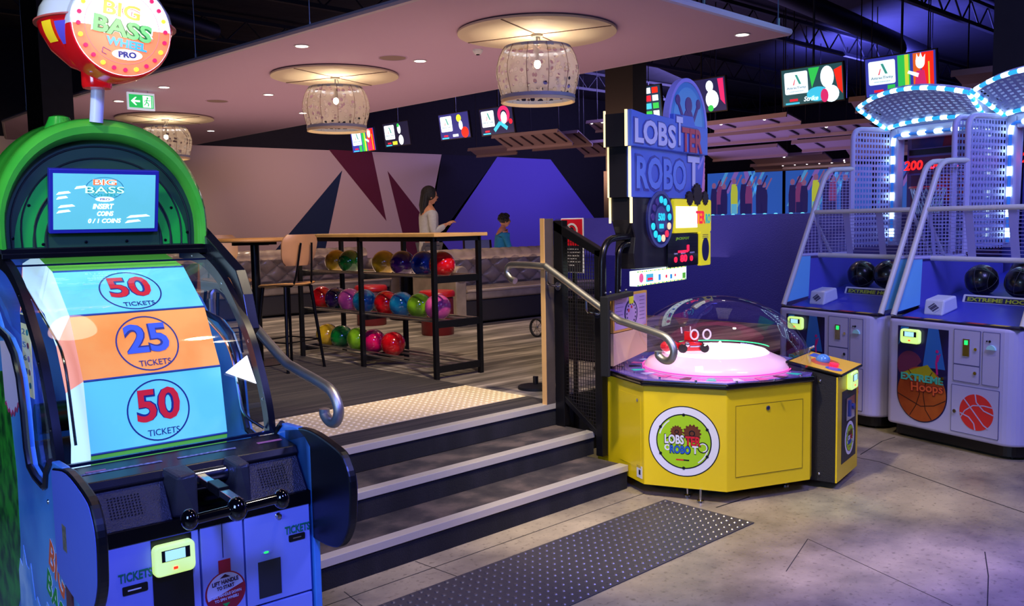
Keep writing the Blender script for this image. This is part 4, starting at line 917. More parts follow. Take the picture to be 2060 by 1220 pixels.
for q0, q1 in ((UL-.004, SP[0]), (UR-.020, SP[1])): b = MB(); b.tube([(q0, v, z) for v, z in sidep[2:16]], .012, 8); obj('window_edge', b, deckg, q1)
# rear stay of the right frame
b = MB(); uplate(b, -.012, .03, [(1.02, 1.66), (.94, 1.66), (.56, 1.49), (.50, 1.40), (.455, 1.27), (.50, 1.24), (.56, 1.40), (.62, 1.455), (1.02, 1.60)]); obj('stay', b, deckg, bw, bevel=.003)
# pointer, paytable, inner rods
b = MB(); b.prism([(-.072, .56, 1.10), (-.072, .372, 1.178), (-.072, .335, 1.075)], (-.004, 0, 0)); 
b = MB(); pp_ = PL((-.09, .335, 1.135), (1, .0, 0), (0, .35, 1)); pp_.poly(b, [(-.072, 0), (.02, .055), (.036, -.055)], 0, .006); obj('pointer', b, M('pointer_white', '#ffffff', .3, em=1.3), bw, bevel=.004)
b = MB(); b.tube(bend([(-.10, .90, 1.40), (-.10, .42, 1.22), (-.10, .34, .97), (-.04, .30, .92)], .1), .006, 8); b.tube(bend([(-.66, .95, 1.44), (-.66, .45, 1.25), (-.66, .37, .95)], .1), .005, 8); obj('inner_rod', b, chrome, bw)
b = MB(); pt_ = PL((-.70, .80, 1.21), (0, -1, 0), (0, 0, 1)); pt_.rect(b, -.07, -.15, .07, .15, 0, .003); b.m = 1; pt_.rect(b, -.065, .115, .065, .145, .003, .004)
for r_ in range(5): b.m = 2+r_ % 4; pt_.disc(b, .03, .085-.048*r_, .014, .003, .005, sy=.8); b.m = 6; pt_.text(b, '%d' % (2, 5, 6, 1, 3)[r_], -.03, .085-.048*r_, .02, .05, .004)
obj('paytable', b, [M('pay_cream', '#e0dcae', .5, em=.25), M('pay_ink', '#203060', .5), M('pay_teal', '#3a98a0', .5), M('pay_red', '#a03048', .5), M('pay_orange', '#e08040', .5), M('pay_pink', '#d8504c', .5), M('pay_text', '#7a90b0', .5)], bw)
b = MB(); b.box((-.70, 1.25, .80), (-.06, 1.30, 1.56)); obj('back_panel', b, M('inner_blue', '#2a5ac0', .5), bw)
# head rail under the canopy
b = MB(); b.box((-.755, .86, 1.572), (-.0, 1.10, 1.592)); b.box((-.755, .84, 1.555), (-.0, .87, 1.575)); obj('head_rail', b, blackm, bw, bevel=.003)
# green canopy
def arch(ax, az, v, zb=1.59, cu=-.378, n=36, pw_=1.0):
    out = []
    for i in range(n+1):
        a = PI*i/n; c_, s_ = math.cos(a), math.sin(a); x = ax*math.copysign(abs(c_)**.9, c_); z = az*abs(s_)**.88
        low = max(0, .28-s_)*.10
        out.append((cu+x*(1-low), v, zb+z))
    return out
green = M('canopy_green', '#1f9a2c', .22, col2='#5cc038', nscale=1.6, coat=.8)
b = MB(); rings = [arch(.355, .408, .93), arch(.357, .412, .885), arch(.366, .432, .862), arch(.380, .458, .858), arch(.392, .480, .875), arch(.398, .490, .91), arch(.396, .487, .97), arch(.400, .497, 1.02), arch(.41, .50, 1.12), arch(.40, .47, 1.28), arch(.36, .40, 1.42), arch(.26, .28, 1.50), arch(.05, .05, 1.53)]
b.loft(rings, closed=False, smooth=True); cn = obj('canopy', b, green, bw, weld=False)
b = MB(); b.lathe([(.06, -.03), (.045, .0), (.036, .022), (.02, .028), (0, .029)], c=(-.50, 1.0, 2.065), n=24); obj('fin_bumps', b, green, cn)
# recess panel with stripes
ri = arch(.356, .410, .925); b = MB(); b.add(ri+[(-.378, .925, 1.59)], [[i, i+1, len(ri)] for i in range(len(ri)-1)])
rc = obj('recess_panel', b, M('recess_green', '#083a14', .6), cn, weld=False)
b = MB()
for ax, az, wd in ((.300, .34, 1), (.255, .27, 1), (.215, .21, 1), (.335, .385, 2)):
    r_ = arch(ax, az, .923); b.tube([p for p in r_], .0035, 6)
obj('recess_stripe', b, M('stripe_black', '#04140a', .6), rc)
b = MB()
for i, (x, z) in enumerate(((-.70, 1.63), (-.64, 1.75), (-.12, 1.74), (-.06, 1.64), (-.60, 1.605), (-.45, 1.61), (-.30, 1.61), (-.15, 1.61))): b.lathe([(0, -.003), (.005, -.002), (.006, 0)], c=(x, .922, z), n=10, axis='y')
obj('bolts', b, blackm, rc)
green2 = M('stripe_green', '#18a030', .4)  # brighter green of the recess stripes
for (x0_, x1_) in ((.318, .258), (.250, .219),):
    for sg in (-1, 1):
        b = MB(); o_ = []; 
        for fr_ in (x0_, x1_): o_.append([(-.378+sg*fr_*math.cos(t_)**.9, .9235, 1.595+fr_*1.02*math.sin(t_)) for t_ in [R(55)*q_/8 for q_ in range(9)]])
        b.loft(o_, closed=False, smooth=False); obj('recess_band', b, green2, rc, weld=False)
# screen
ts = R(13); so = Vector((-.384, .868, 1.762)); psn = PL(so, (1, 0, 0), (0, -math.sin(ts), math.cos(ts)))
b = MB(); psn.rect(b, -.198, -.122, .198, .122, -.03, -.002); b.m = 1; mo = obj('monitor', b, M('bezel_blue', '#26268a', .4), bw, bevel=.003)
b = MB(); psn.rect(b, -.185, -.106, .183, .106, -.002, 0); obj('display', b, M('lcd_teal', '#4a8a90', .3, em=.85, ecol='#60c0c4', col2='#5a9aa0', nscale=3), mo)
b = MB(); cx_ = -.005; b.m = 0; psn.ring(b, cx_, .052, .066, .069, 0, .0006, sy=.62)
for mi, dd, bo in ((1, .0006, .05), (2, .0014, .01)): b.m = mi; psn.text(b, 'BIG', cx_, .075, .022, .085, dd, bo, e=.0003)
for mi, dd, bo in ((4, .0018, .05), (3, .0024, .005)): b.m = mi; psn.text(b, 'BASS', cx_, .046, .026, .14, dd, bo, e=.0003)
b.m = 4; psn.text(b, 'WHEEL', cx_, .026, .009, .09, .001); b.m = 1; psn.disc(b, cx_, .010, .034, .0006, .0012, sy=.28); b.m = 5; psn.text(b, 'PRO', cx_, .010, .009, .035, .0018, .02)
b.m = 1; psn.text(b, 'INSERT', cx_-.005, -.018, .020, .072, .001, .02, shear=.2); psn.text(b, 'COINS', cx_+.002, -.046, .018, .058, .001, .02, shear=.2); psn.text(b, '0 / 1 COINS', cx_-.0, -.074, .017, .118, .001, .015, shear=.2)
for (x, y, l_) in ((-.15, .03, .05), (-.155, .012, .04), (-.14, -.02, .06), (-.15, -.04, .05), (-.09, .052, .045), (.12, -.06, .09), (.10, -.08, .06)): psn.poly(b, [(x-l_/2, y-.004), (x+l_/2, y+.003), (x+l_/3, y+.010), (x-l_/3, y+.006)], .0006, .0012)
obj('screen_lettering', b, [M('lcd_ring', '#2a7a90', .3, em=.4), M('lcd_white', '#f4ffff', .3, em=1.5), M('lcd_orange', '#f07038', .3, em=.9), M('lcd_lime', '#c8f0c0', .3, em=1), M('lcd_green', '#1a9a88', .3, em=.5), M('lcd_navy', '#203070', .3, em=.2)], mo)
# topper
TC = (-.366, .80, 2.405)
b = MB(); b.cyl((-.405, .86, 2.06), (-.395, .84, 2.21), .024, n=20); obj('topper_pole', b, M('pole_white', '#d8d8e0', .35), bw)
red = M('topper_red', '#c8141a', .15, em=.25, ecol='#d8141a', coat=.8)
b = MB(); b.lathe([(0, -.226), (.048, -.225), (.052, -.215), (.052, -.165), (.075, -.150)], c=(TC[0]-.040, TC[1]+.02, TC[2]), n=28); b.lathe([(.05, -.178), (.13, -.150), (.19, -.095), (.222, -.035), (.232, -.002)], c=TC, n=48); b.v = [(x, max(y, TC[1]-.172), z) for x, y, z in b.v]; bo_ = obj('topper_body', b, red, bw)
b = MB(); b.lathe([(.232, .002), (.222, .05), (.19, .105), (.14, .15), (.07, .18), (.03, .19), (0, .192)], c=TC, n=48); b.v = [(x, max(y, TC[1]-.172), z) for x, y, z in b.v]; obj('topper_cap', b, M('topper_white', '#c8c8d0', .15, em=.12, coat=.8), bo_)
b = MB(); b.lathe([(.228, -.004), (.243, -.003), (.243, .003), (.228, .004)], c=TC, n=48); b.v = [(x, max(y, TC[1]-.176), z) for x, y, z in b.v]; obj('seam_ring', b, M('seam_teal', '#b85048', .3), bo_)
plc = PL((-.366, .80, 2.405), (math.cos(R(-60)), math.sin(R(-60)), 0), (0, 0, 1))
# face disc, turned square to the front
fd = PL((-.366, .80-.186, 2.370), (1, 0, 0), (0, 0, 1))
b = MB(); b.lathe([(.160, -.186), (.172, -.183), (.178, -.165), (.180, -.06)], c=(-.366, .80, 2.370), n=48, axis='y', a0=PI, a1=2*PI); obj('topper_bezel', b, red, bo_)
b = MB(); b.lathe([(.160, -.186), (.172, -.183), (.178, -.165), (.180, -.06)], c=(-.366, .80, 2.370), n=48, axis='y', a0=0, a1=PI); obj('topper_bezel', b, M('topper_white', '#c8c8d0', .15, em=.12, coat=.8), bo_)
b = MB(); fd.disc(b, 0, 0, .168, .0, .004, 48); b.m = 1; fd.disc(b, 0, .0, .166, .004, .005, 48, a0=180, a1=360); fc = obj('topper_face', b, [M('face_white', '#f8f4f4', .3, em=.95), M('face_orange', '#f07848', .3, em=.95, ecol='#f06a38')], bo_)
for k in range(24):
    b = MB(); a = 2*PI*k/24; fd.disc(b, .148*math.cos(a), .148*math.sin(a), .0075, .005, .012, 14); obj('marquee_bulb', b, M('bulb_amber', '#ffa020', .3, em=3.5) if k % 3 == 1 else M('bulb_pink', '#c02450', .3, em=.6), bo_)
b = MB(); b.m = 0; fd.ring(b, 0, 0, .126, .1275, .005, .006, 48)
for mi, dd, bo in ((7, .006, .05), (4, .007, .03), (1, .008, .0)): b.m = mi; fd.text(b, 'BIG', .0, .060, .050, .125, dd, bo+.02, rot=-.12, e=.0005)
for mi, dd, bo in ((5, .009, .05), (4, .0085, .07), (2, .011, .005)): b.m = mi; fd.text(b, 'BASS', .0, -.004, .062, .20 if mi != 4 else .21, dd, bo+.025, rot=-.14, e=.0005)
b.m = 3; fd.text(b, 'WHEEL', .01, -.056, .030, .14, .008, .05, rot=-.12); b.m = 4; fd.disc(b, .01, -.094, .052, .007, .008, sy=.36); b.m = 6; fd.text(b, 'PRO', .01, -.094, .022, .062, .0095, .05)
fd.line(b, [(-.045, -.086), (-.07, -.074), (-.075, -.092), (-.06, -.099)], .002, .006, .007)
obj('face_lettering', b, [M('face_ring', '#c89080', .4), M('face_amber', '#f0a040', .3, em=.9), M('face_green', '#5ab060', .3, em=.6), M('face_blue', '#38a0c8', .3, em=.5), M('face_pale', '#fff4f0', .3, em=1.1), M('face_dkgreen', '#0c6a2c', .3, em=.2), M('face_navy', '#2a3a70', .3, em=.1), M('face_brown', '#8a3a14', .3, em=.1)], fc)
b = MB(); cxx, cyy, czz = TC
def onbody(th, z, r_=.0): rr = .232*math.sqrt(max(0, 1-(z/.178)**2)); return (cxx+(rr+.002)*math.cos(th), cyy+(rr+.002)*math.sin(th), czz+z)
def patch(b, t0, t1, z0, z1, n=8):
    b.loft([[onbody(R(t0+(t1-t0)*i/n), z0+(z1-z0)*(.5-.5*math.cos(PI*j/6)) if False else (z0+(z1-z0)*j/6)*(1) , 0) for i in range(n+1)] for j in range(7)], closed=False)
b.m = 0; patch(b, 190, 204, -.085, -.015); b.m = 1; patch(b, 208, 221, -.095, -.022); obj('fish_decal', b, [M('decal_yellow', '#e8c020', .2, em=.3), M('decal_purple', '#5a4ab0', .2, em=.2)], bo_, weld=False)
point(tuple(Matrix.Translation((1.588, 2.68, 0)) @ Matrix.Rotation(R(-4), 4, 'Z') @ Vector((-.366, .45, 2.40))), 3, (1, .6, .5), .1)

# ================================================================== THE LOBSTER GAME
OC = (4.885, 3.30); lob = thing('lobster_game', 'yellow octagonal lobster robot arcade game under a clear dome', 'arcade game', (OC[0], OC[1], 0))
yel = M('yellow_panel', '#f2d212', .35, coat=.2); yedge = M('yellow_edge', '#e0b808', .4)
Cp = (4.395, 2.844); Dp = (4.955, 2.622)
def octo(a=.60, b_=.49, grow=0):
    # face C-D runs at -21.6 deg; walk round clockwise seen from above reversed
    pts = []; x, y = Cp; ang = -21.6
    seq = [a, b_, a, b_, a, b_, a, b_]; p = (x, y)
    for L_ in seq:
        pts.append(p); p = (p[0]+L_*math.cos(R(ang)), p[1]+L_*math.sin(R(ang))); ang += 45
    cx = sum(q[0] for q in pts)/8; cy = sum(q[1] for q in pts)/8
    return [((q[0]-cx)*(1+grow)+cx-OC[0], (q[1]-cy)*(1+grow)+cy-OC[1]) for q in pts]
oc = octo(); occ = (0, 0)
ocx = sum(q[0] for q in oc)/8; ocy = sum(q[1] for q in oc)/8
b = MB(); b.prism([(x, y, .075) for x, y in oc], (0, 0, .60)); b.m = 1
body = obj('cabinet_body', b, [yel, yedge], lob, bevel=.004, weld=False)
og = octo(grow=.035); b = MB(); b.prism([(x, y, .655) for x, y in octo(grow=-.02)], (0, 0, .02)); obj('upper_step', b, yedge, lob)
b = MB(); b.prism([(x, y, .674) for x, y in og], (0, 0, .034)); obj('rim', b, M('rim_black', '#0a0a0e', .2, coat=.5), lob, bevel=.012, seg=3)
b = MB(); b.prism([(x*.8+ocx*.2, y*.8+ocy*.2, .03) for x, y in oc], (0, 0, .046)); obj('plinth', b, black, lob)
for (x, y) in ((4.33, 2.98), (4.37, 3.10), (4.95, 2.78), (5.3, 3.0), (5.4, 3.6), (4.55, 3.75)):
    b = MB(); X_, Y_ = x-OC[0], y-OC[1]; b.lathe([(0, 0), (.022, 0), (.020, .012), (.007, .018), (.007, .08), (0, .08)], c=(X_, Y_, 0), n=16); obj('foot', b, chrome, lob)
# face decals
def facePL(p, q, z=0):
    p = Vector((p[0]-OC[0], p[1]-OC[1], 0)); q = Vector((q[0]-OC[0], q[1]-OC[1], 0)); return PL(p+Vector((0, 0, z)), q-p, (0, 0, 1)), (q-p).length
Bp = (oc[-1][0]+OC[0], oc[-1][1]+OC[1]); Ap = (oc[-2][0]+OC[0], oc[-2][1]+OC[1]); Ep = (oc[2][0]+OC[0], oc[2][1]+OC[1])
lime = M('lime', '#a8d81c', .35); brown = M('cog_brown', '#6a3210', .5); lred = M('lobster_red', '#d8202c', .4); lblue = M('robot_blue', '#2a62c0', .4); lwhite = M('decal_white', '#eceaf0', .4)
def roundel(parent, pl, cx, cy, r, name='roundel', sx=1.0):
    b = MB(); b.m = 0; pl.disc(b, cx, cy, r*1.03, 0, .001, 56); b.m = 1; pl.disc(b, cx, cy, r, .001, .002, 56); b.m = 0; pl.disc(b, cx, cy, r*.80, .002, .0026, 56); b.m = 2; pl.disc(b, cx, cy, r*.765, .0026, .0034, 56)
    b.m = 0
    for k in range(6): a = R(30+60*k-30+30); pl.disc(b, cx+r*.775*math.cos(a), cy+r*.775*math.sin(a), r*.045, .0034, .0044, 10)
    b.m = 1; pl.ring(b, cx, cy, r*.70, r*.735, .0034, .0038, 12, a0=125, a1=165); pl.ring(b, cx, cy, r*.70, r*.735, .0034, .0038, 12, a0=-55, a1=-15)
    b.m = 3
    for (gx, gy, gr) in ((-.20, .27, .19), (.24, .25, .27)):
        pl.disc(b, cx+gx*r, cy+gy*r, gr*r*.85, .0034, .004, 28)
        for k in range(14): a = 2*PI*k/14; pl.disc(b, cx+gx*r+gr*r*.88*math.cos(a), cy+gy*r+gr*r*.88*math.sin(a), gr*r*.13, .0034, .004, 6)
        b.m = 0; pl.ring(b, cx+gx*r, cy+gy*r, gr*r*.22, gr*r*.34, .004, .0044, 18); b.m = 3
    b.m = 0; pl.ring(b, cx-.42*r, cy-.02*r, .10*r, .13*r, .0034, .004, 20); pl.ring(b, cx+.55*r, cy-.14*r, .13*r, .16*r, .0034, .004, 20); b.m = 1; pl.ring(b, cx-.47*r, cy-.20*r, .05*r, .09*r, .004, .0046, 20); pl.ring(b, cx+.55*r, cy-.14*r, .10*r, .13*r, .004, .0046, 20, a0=-90, a1=150)
    for s_, mi, x, y, w_, hh in (('LOBS', 1, -.27, .05, .56, .27), ('TER', 4, .27, .03, .44, .27), ('ROBO', 5, -.10, -.24, .58, .23), ('T', 1, .33, -.22, .17, .23)):
        b.m = 0; pl.text(b, s_, cx+x*r, cy+y*r, hh*r*1.12, w_*r*1.06, .0048, .06, e=.0003); b.m = mi; pl.text(b, s_, cx+x*r, cy+y*r, hh*r, w_*r, .0056, .035, e=.0003)
    b.m = 4; pl.rect(b, cx-.22*r, cy-.56*r, cx+.0*r, cy-.52*r, .0034, .004); b.m = 0; pl.rect(b, cx+.0*r, cy-.56*r, cx+.16*r, cy-.52*r, .0034, .004)
    return obj(name, b, [black, lwhite, lime, brown, lred, lblue], parent)
pbc, Lbc = facePL(Bp, Cp); roundel(body, pbc, Lbc*.49, .355, .205)
pcd, Lcd = facePL(Cp, Dp)
b = MB(); pcd.rect(b, .06, .155, .54, .575, 0, .0015); o = obj('access_door', b, yel, body); b = MB()
for a_, c_ in (((.06, .155), (.54, .155)), ((.54, .155), (.54, .575)), ((.54, .575), (.06, .575)), ((.06, .575), (.06, .155))): pcd.line(b, [a_, c_], .0025, .0015, .0022)
obj('door_gap', b, M('gap_dark', '#5a4a08', .8), o)
b = MB(); pcd.disc(b, .285, .545, .014, .0015, .006, 20); b.m = 1; pcd.disc(b, .285, .545, .008, .006, .008, 14); obj('lock', b, [chrome, M('lock_core', '#2a3a60', .3, .5)], o)
pab, Lab = facePL(Ap, Bp)
b = MB(); pab.rect(b, .30, .16, .565, .60, 0, .0015); o = obj('access_door', b, yel, body); b = MB(); pab.disc(b, .53, .575, .010, .0015, .005, 16); obj('lock', b, chrome, o)
b = MB(); pab.rect(b, .515, .10, .58, .175, 0, .0015); b.m = 1; pab.rect(b, .54, .12, .56, .15, .0015, .002); obj('warning_label', b, [white, black], body)
# deck, ring, dome
DC = (4.872-OC[0], 3.235-OC[1])
b = MB(); b.prism([(x, y, .706) for x, y in octo(grow=.0)], (0, 0, .008)); dkk = obj('deck_top', b, M('deck_lilac', '#6a60b8', .2, em=.10, ecol='#8a50d0', coat=.6), lob)  # faint violet glow put into the deck material, no lamp in it
b = MB()
for k in range(22):
    a = 2*PI*k/22; b.m = k % 4
    r0, r1 = .475, .555
    b.prism([(DC[0]+r*math.cos(a+da), DC[1]+r*math.sin(a+da), .7145) for r, da in ((r0, -.07), (r1, -.09), (r1, .02), (r0, .0))], (0, 0, .0015))
obj('deck_marks', b, [black, M('mark_teal', '#30c0b0', .4, em=.2), M('mark_pale', '#d0c8f0', .4, em=.2), M('mark_pink', '#e050a0', .4, em=.3)], dkk)
glow = M('ring_glow', '#ffe0f0', .3, em=1.0, ecol='#ffd4ee'); glow2 = M('ring_glow_pink', '#f8c8e0', .3, em=.42, ecol='#f0b0d8', coat=.6)
b = MB(); b.lathe([(.455, .715), (.455, .735), (.43, .765), (.36, .795), (.33, .81)], c=(*DC, 0), n=64); obj('playfield_skirt', b, glow2, lob)
b = MB(); b.lathe([(.33, .81), (.31, .826), (.285, .826), (.275, .80), (.0, .80)], c=(*DC, 0), n=64); obj('playfield', b, glow, lob)
b = MB(); b.lathe([(.462, .722), (.468, .722), (.468, .730), (.462, .730), (.462, .722)], c=(*DC, 0), n=64); obj('pink_strip', b, M('strip_pink', '#ff4aa0', .3, em=1.2), lob)
b = MB(); b.ring = None
b.tube([(DC[0]+.335*math.cos(a), DC[1]+.335*math.sin(a), .838) for a in [R(-45+150*i/30) for i in range(31)]], .003, 6); obj('green_tube', b, M('tube_green', '#20e080', .3, em=2), lob)
b = MB(); prof = [(.585*math.cos(t_), .718+.452*math.sin(t_)) for t_ in [PI/2*i/24 for i in range(25)]]; b.lathe(prof, c=(*DC, 0), n=72); b.lathe([(.585, .712), (.60, .712), (.60, .72), (.583, .72)], c=(*DC, 0), n=72)
obj('dome', b, clear('acrylic_dome', (.96, .96, 1), .10, .02), lob, weld=True)
b = MB()
for k in range(16): a = 2*PI*k/16; b.cyl((DC[0]+.592*math.cos(a), DC[1]+.592*math.sin(a), .712), (DC[0]+.592*math.cos(a), DC[1]+.592*math.sin(a), .724), .007, n=8)
obj('dome_screws', b, chrome, lob)
# little lobster robot on the ring
rb = Vector((DC[0]-.12, DC[1]+.13, .82)); rr = Vector((.75, -.66, 0)); ru = Vector((0, 0, 1)); rf = rr.cross(ru)
def Q(x, y, z): return tuple(rb+rr*x+rf*y+ru*z)
robm = M('robot_red', '#e01420', .2, coat=.7); rbt = MB()
rbt.ball(Q(-.12, 0, .03), .055, 20, 12, (1.25, 1, .7)); rbt.prism([Q(-.06, -.05, .0), Q(.08, -.05, .0), Q(.08, -.05, .05), Q(.02, -.05, .06), Q(-.06, -.05, .045)], rf*.10); rbt.box(tuple(a_-.0 for a_ in Q(-.02, -.03, .06)), Q(.06, .03, .12))
ro = obj('robot_body', rbt, robm, lob, bevel=.004)
b = MB()
for x in (-.05, .09):
    for s_ in (-1, 1): b.cyl(Q(x, s_*.055, .02), Q(x, s_*.075, .02), .028, n=20)
obj('wheels', b, black, ro)
b = MB()
for x in (.03, .11):
    c_ = Vector(Q(x, .045, .105)); b.tube([c_+rr*.024*math.cos(a)+ru*.03*math.sin(a) for a in [2*PI*i/20 for i in range(20)]], .006, 6, closed=True)
b.cyl(Q(-.04, .0, .11), Q(-.045, 0, .15), .005, n=8); b.cyl(Q(.02, -.02, .12), Q(.02, -.02, .15), .004, n=8); obj('eye_rings', b, M('ring_white', '#f0e8f0', .3), ro)
b = MB(); b.ball(Q(-.02, .062, .045), .018, 14, 10); b.cyl(Q(-.0, .052, .03), Q(.07, .052, .03), .006, n=8); obj('head_lamp', b, chrome, ro)
# control pedestal
pd1 = Vector((5.075-OC[0], 2.520-OC[1], 0)); du = Vector((math.cos(R(11)), math.sin(R(11)), 0)); dv = Vector((-math.sin(R(11)), math.cos(R(11)), 0))
def W3(a, c_, z): p = pd1+du*a+dv*c_; return (p.x, p.y, z)
PW, PDp = .46, .30
b = MB(); b.prism([W3(0, 0, .045), W3(0, PDp, .045), W3(0, PDp, .755), W3(0, 0, .695)], du*.016); b.prism([W3(PW-.016, 0, .045), W3(PW-.016, PDp, .045), W3(PW-.016, PDp, .755), W3(PW-.016, 0, .695)], du*.016); b.prism([W3(0.016, .02, .045), W3(.016, PDp, .045), W3(.016, PDp, .745), W3(.016, .02, .685)], du*(PW-.032)); pd = obj('pedestal', b, M('pedestal_black', '#1c1a20', .6, bump=.2, nscale=150), lob, bevel=.002)
plp = PL(W3(0, 0, 0), du, (0, 0, 1)); b = MB(); plp.rect(b, -.001, .045, PW+.001, .694, -.004, .006); fp = obj('front_panel', b, yel, pd, bevel=.002)
b = MB(); plp.rect(b, .09, .14, PW-.05, .59, .006, .008); ip = obj('black_inset', b, dgrey, pd)
roundel(ip, PL(W3(0, 0, 0)+Vector((0, 0, 0)) if False else Vector(W3(0, 0, 0))+(du.cross(Vector((0, 0, 1))))*.008, du, (0, 0, 1)), .26, .275, .105)
b = MB(); plp.rect(b, .15, .40, .33, .54, .008, .020); b.m = 1; plp.rect(b, .20, .42, .23, .52, .020, .028); plp.disc(b, .29, .47, .02, .02, .03, 16); obj('coin_mech', b, [chrome, M('mech_blue', '#4a60b0', .3, .6)], ip)
reader(fp, PL(Vector(W3(0, 0, 0))+(du.cross(Vector((0, 0, 1))))*.006, du, (0, .0, 1)), .27, .64, .15, .11, 0)
b = MB(); b.prism([W3(-.01, -.03, .698), W3(PW+.01, -.03, .698), W3(PW+.01, PDp+.01, .760), W3(-.01, PDp+.01, .760)], (0, 0, .014)); ct = obj('control_top', b, blackm, pd, bevel=.004)
tn = (Vector(W3(0, PDp, .76))-Vector(W3(0, -.03, .698))); ptp = PL(Vector(W3(0, -.03, .7125)), du, tn)
b = MB(); ptp.rect(b, .005, .005, PW-.005, .325, 0, .0015); b.m = 1; ptp.disc(b, .23, .17, .12, .0015, .002, sy=.7); b.m = 2; ptp.disc(b, .10, .08, .05, .0015, .0022); ptp.rect(b, .30, .24, .42, .30, .0015, .0022); obj('control_art', b, [M('art_yellow', '#e0b01c', .35), M('art_orange', '#c8501c', .35), M('art_blue', '#3a58c0', .35)], ct)
b = MB(); c_ = ptp.p(.24, .19, .012); b.ball(tuple(c_), .045, 24, 14, (1, 1, .8)); obj('dome_button', b, M('button_blue', '#4a80d0', .08, em=.15, coat=1), ct)
b = MB(); c_ = ptp.p(.17, .10, .005); b.cyl(tuple(c_), tuple(c_+ptp.n*.015), .028, n=20); obj('red_button', b, M('button_red', '#ff2040', .2, em=1.2), ct)
b = MB(); b.tube([tuple(ptp.p(.40, .33, -.02)), tuple(ptp.p(.40, .33, .03)), tuple(ptp.p(.40, .30, .05))], .008, 8); obj('cable_loop', b, chrome, ct)
b = MB()
for x, z in ((.0, .665), (.0, .09)): b.ball(W3(-.001, .10, z), .010, 10, 8)
obj('bolts', b, chrome, pd)

# sign tower
TO = Vector((4.95-OC[0], 3.64-OC[1], 0)); tu = Vector((math.cos(R(11.5)), math.sin(R(11.5)), 0)); pt = PL(TO, tu, (0, 0, 1))
signb = M('sign_blue', '#4a66c0', .35, em=.16, ecol='#3a52c8'); signd = M('sign_lilac', '#8a86d0', .35, em=.2, ecol='#7a78d0'); whiteglow = M('panel_glow', '#fffff0', .3, em=2.2)
b = MB(); pt.poly(b, [(-.575, 1.80), (.56, 1.80), (.57, 2.14), (-.575, 2.11)], -.03, 0); sg = obj('robot_sign', b, signb, lob, bevel=.004)
b = MB(); pt.poly(b, [(-.62, 2.11), (.55, 2.11), (.55, 2.30), (.33, 2.30), (.30, 2.36), (-.02, 2.355), (-.02, 2.32), (-.30, 2.325), (-.42, 2.315), (-.62, 2.33)], .0, .03); sg2 = obj('lobster_sign', b, signb, lob, bevel=.004)
b = MB(); pts = [(.285+.30*math.cos(t_), 2.29+.32*math.sin(t_)) for t_ in [R(-62+304*i/40) for i in range(41)]]
pt.poly(b, pts, -.04, -.005); b.m = 1; pt.ring(b, .285, 2.29, .30, .325, -.042, .002, 48, sy=1.02, a0=-60, a1=200); b.m = 2; pt.disc(b, .285, 2.32, .24, -.005, -.002, 40)
arch_ = obj('sign_arch', b, [M('arch_teal', '#4a88c0', .35, em=.12), signd, M('arch_sky', '#5a9ac8', .35, em=.16)], lob)
b = MB(); b.m = 0; pt.disc(b, .285, 2.30, .09, -.002, .002, 20, sy=1.3); pt.disc(b, .285, 2.44, .055, -.002, .003, 16); pt.line(b, [(.20, 2.34), (.12, 2.44)], .03, -.002, .002); pt.line(b, [(.37, 2.34), (.44, 2.44)], .03, -.002, .002); pt.disc(b, .11, 2.46, .035, -.002, .003, 12); pt.disc(b, .45, 2.46, .035, -.002, .003, 12); obj('lobster_figure', b, M('figure_purple', '#6a3a80', .4), arch_)
b = MB()
for s_, mi, x, w_, y, hh in (('LOB', 0, -.36, .46, 2.205, .15), ('S', 0, -.06, .12, 2.20, .15), ('T', 0, .06, .10, 2.245, .19), ('TER', 1, .27, .34, 2.195, .16)):
    b.m = 2; pt.text(b, s_, x, y, hh*1.12, w_*1.06, .032, .06, e=.001); b.m = mi; pt.text(b, s_, x, y, hh, w_, .036, .035, e=.001)
obj('lettering', b, [M('letters_pale', '#b8bce0', .4, em=.15), M('letters_red', '#a8244a', .4, em=.15), M('letters_back', '#4a50a0', .4)], sg2)
b = MB()
for s_, mi, x, w_, y in (('ROBO', 0, -.14, .74, 1.955), ('T', 1, .36, .20, 1.99)):
    b.m = 2; pt.text(b, s_, x, y, .235, w_*1.05, .002, .06, e=.001); b.m = mi; pt.text(b, s_, x, y, .205, w_, .006, .03, e=.001)
obj('lettering', b, [M('letters_blue', '#5a78d0', .4, em=.2), MC['letters_pale'], MC['letters_back']], sg)
b = MB(); b.m = 0
for k in range(5): pt.line(b, [(.50+.012*k, 1.82), (.56, 2.10-.04*k)], .006, .002, .004)
obj('light_beams', b, M('beam_pink', '#b878a8', .4, em=.3), sg)
b = MB()
for z0_, z1_, xx in ((2.11, 2.33, -.632), (1.80, 2.11, -.588), (1.64, 1.80, -.572)): pt.rect(b, xx, z0_, xx+.012, z1_, -.014, -.0); pt.rect(b, xx, z0_, xx+.012, z1_, -.16, -.150)
obj('edge_light', b, M('edge_cream', '#ffe8a8', .3, em=1.1), lob)
b = MB(); pt.rect(b, -.628, 2.11, .50, 2.31, -.149, -.015); pt.rect(b, -.584, 1.80, .50, 2.11, -.149, -.031); obj('sign_backing', b, M('box_black', '#15121a', .35, coat=.4), lob)
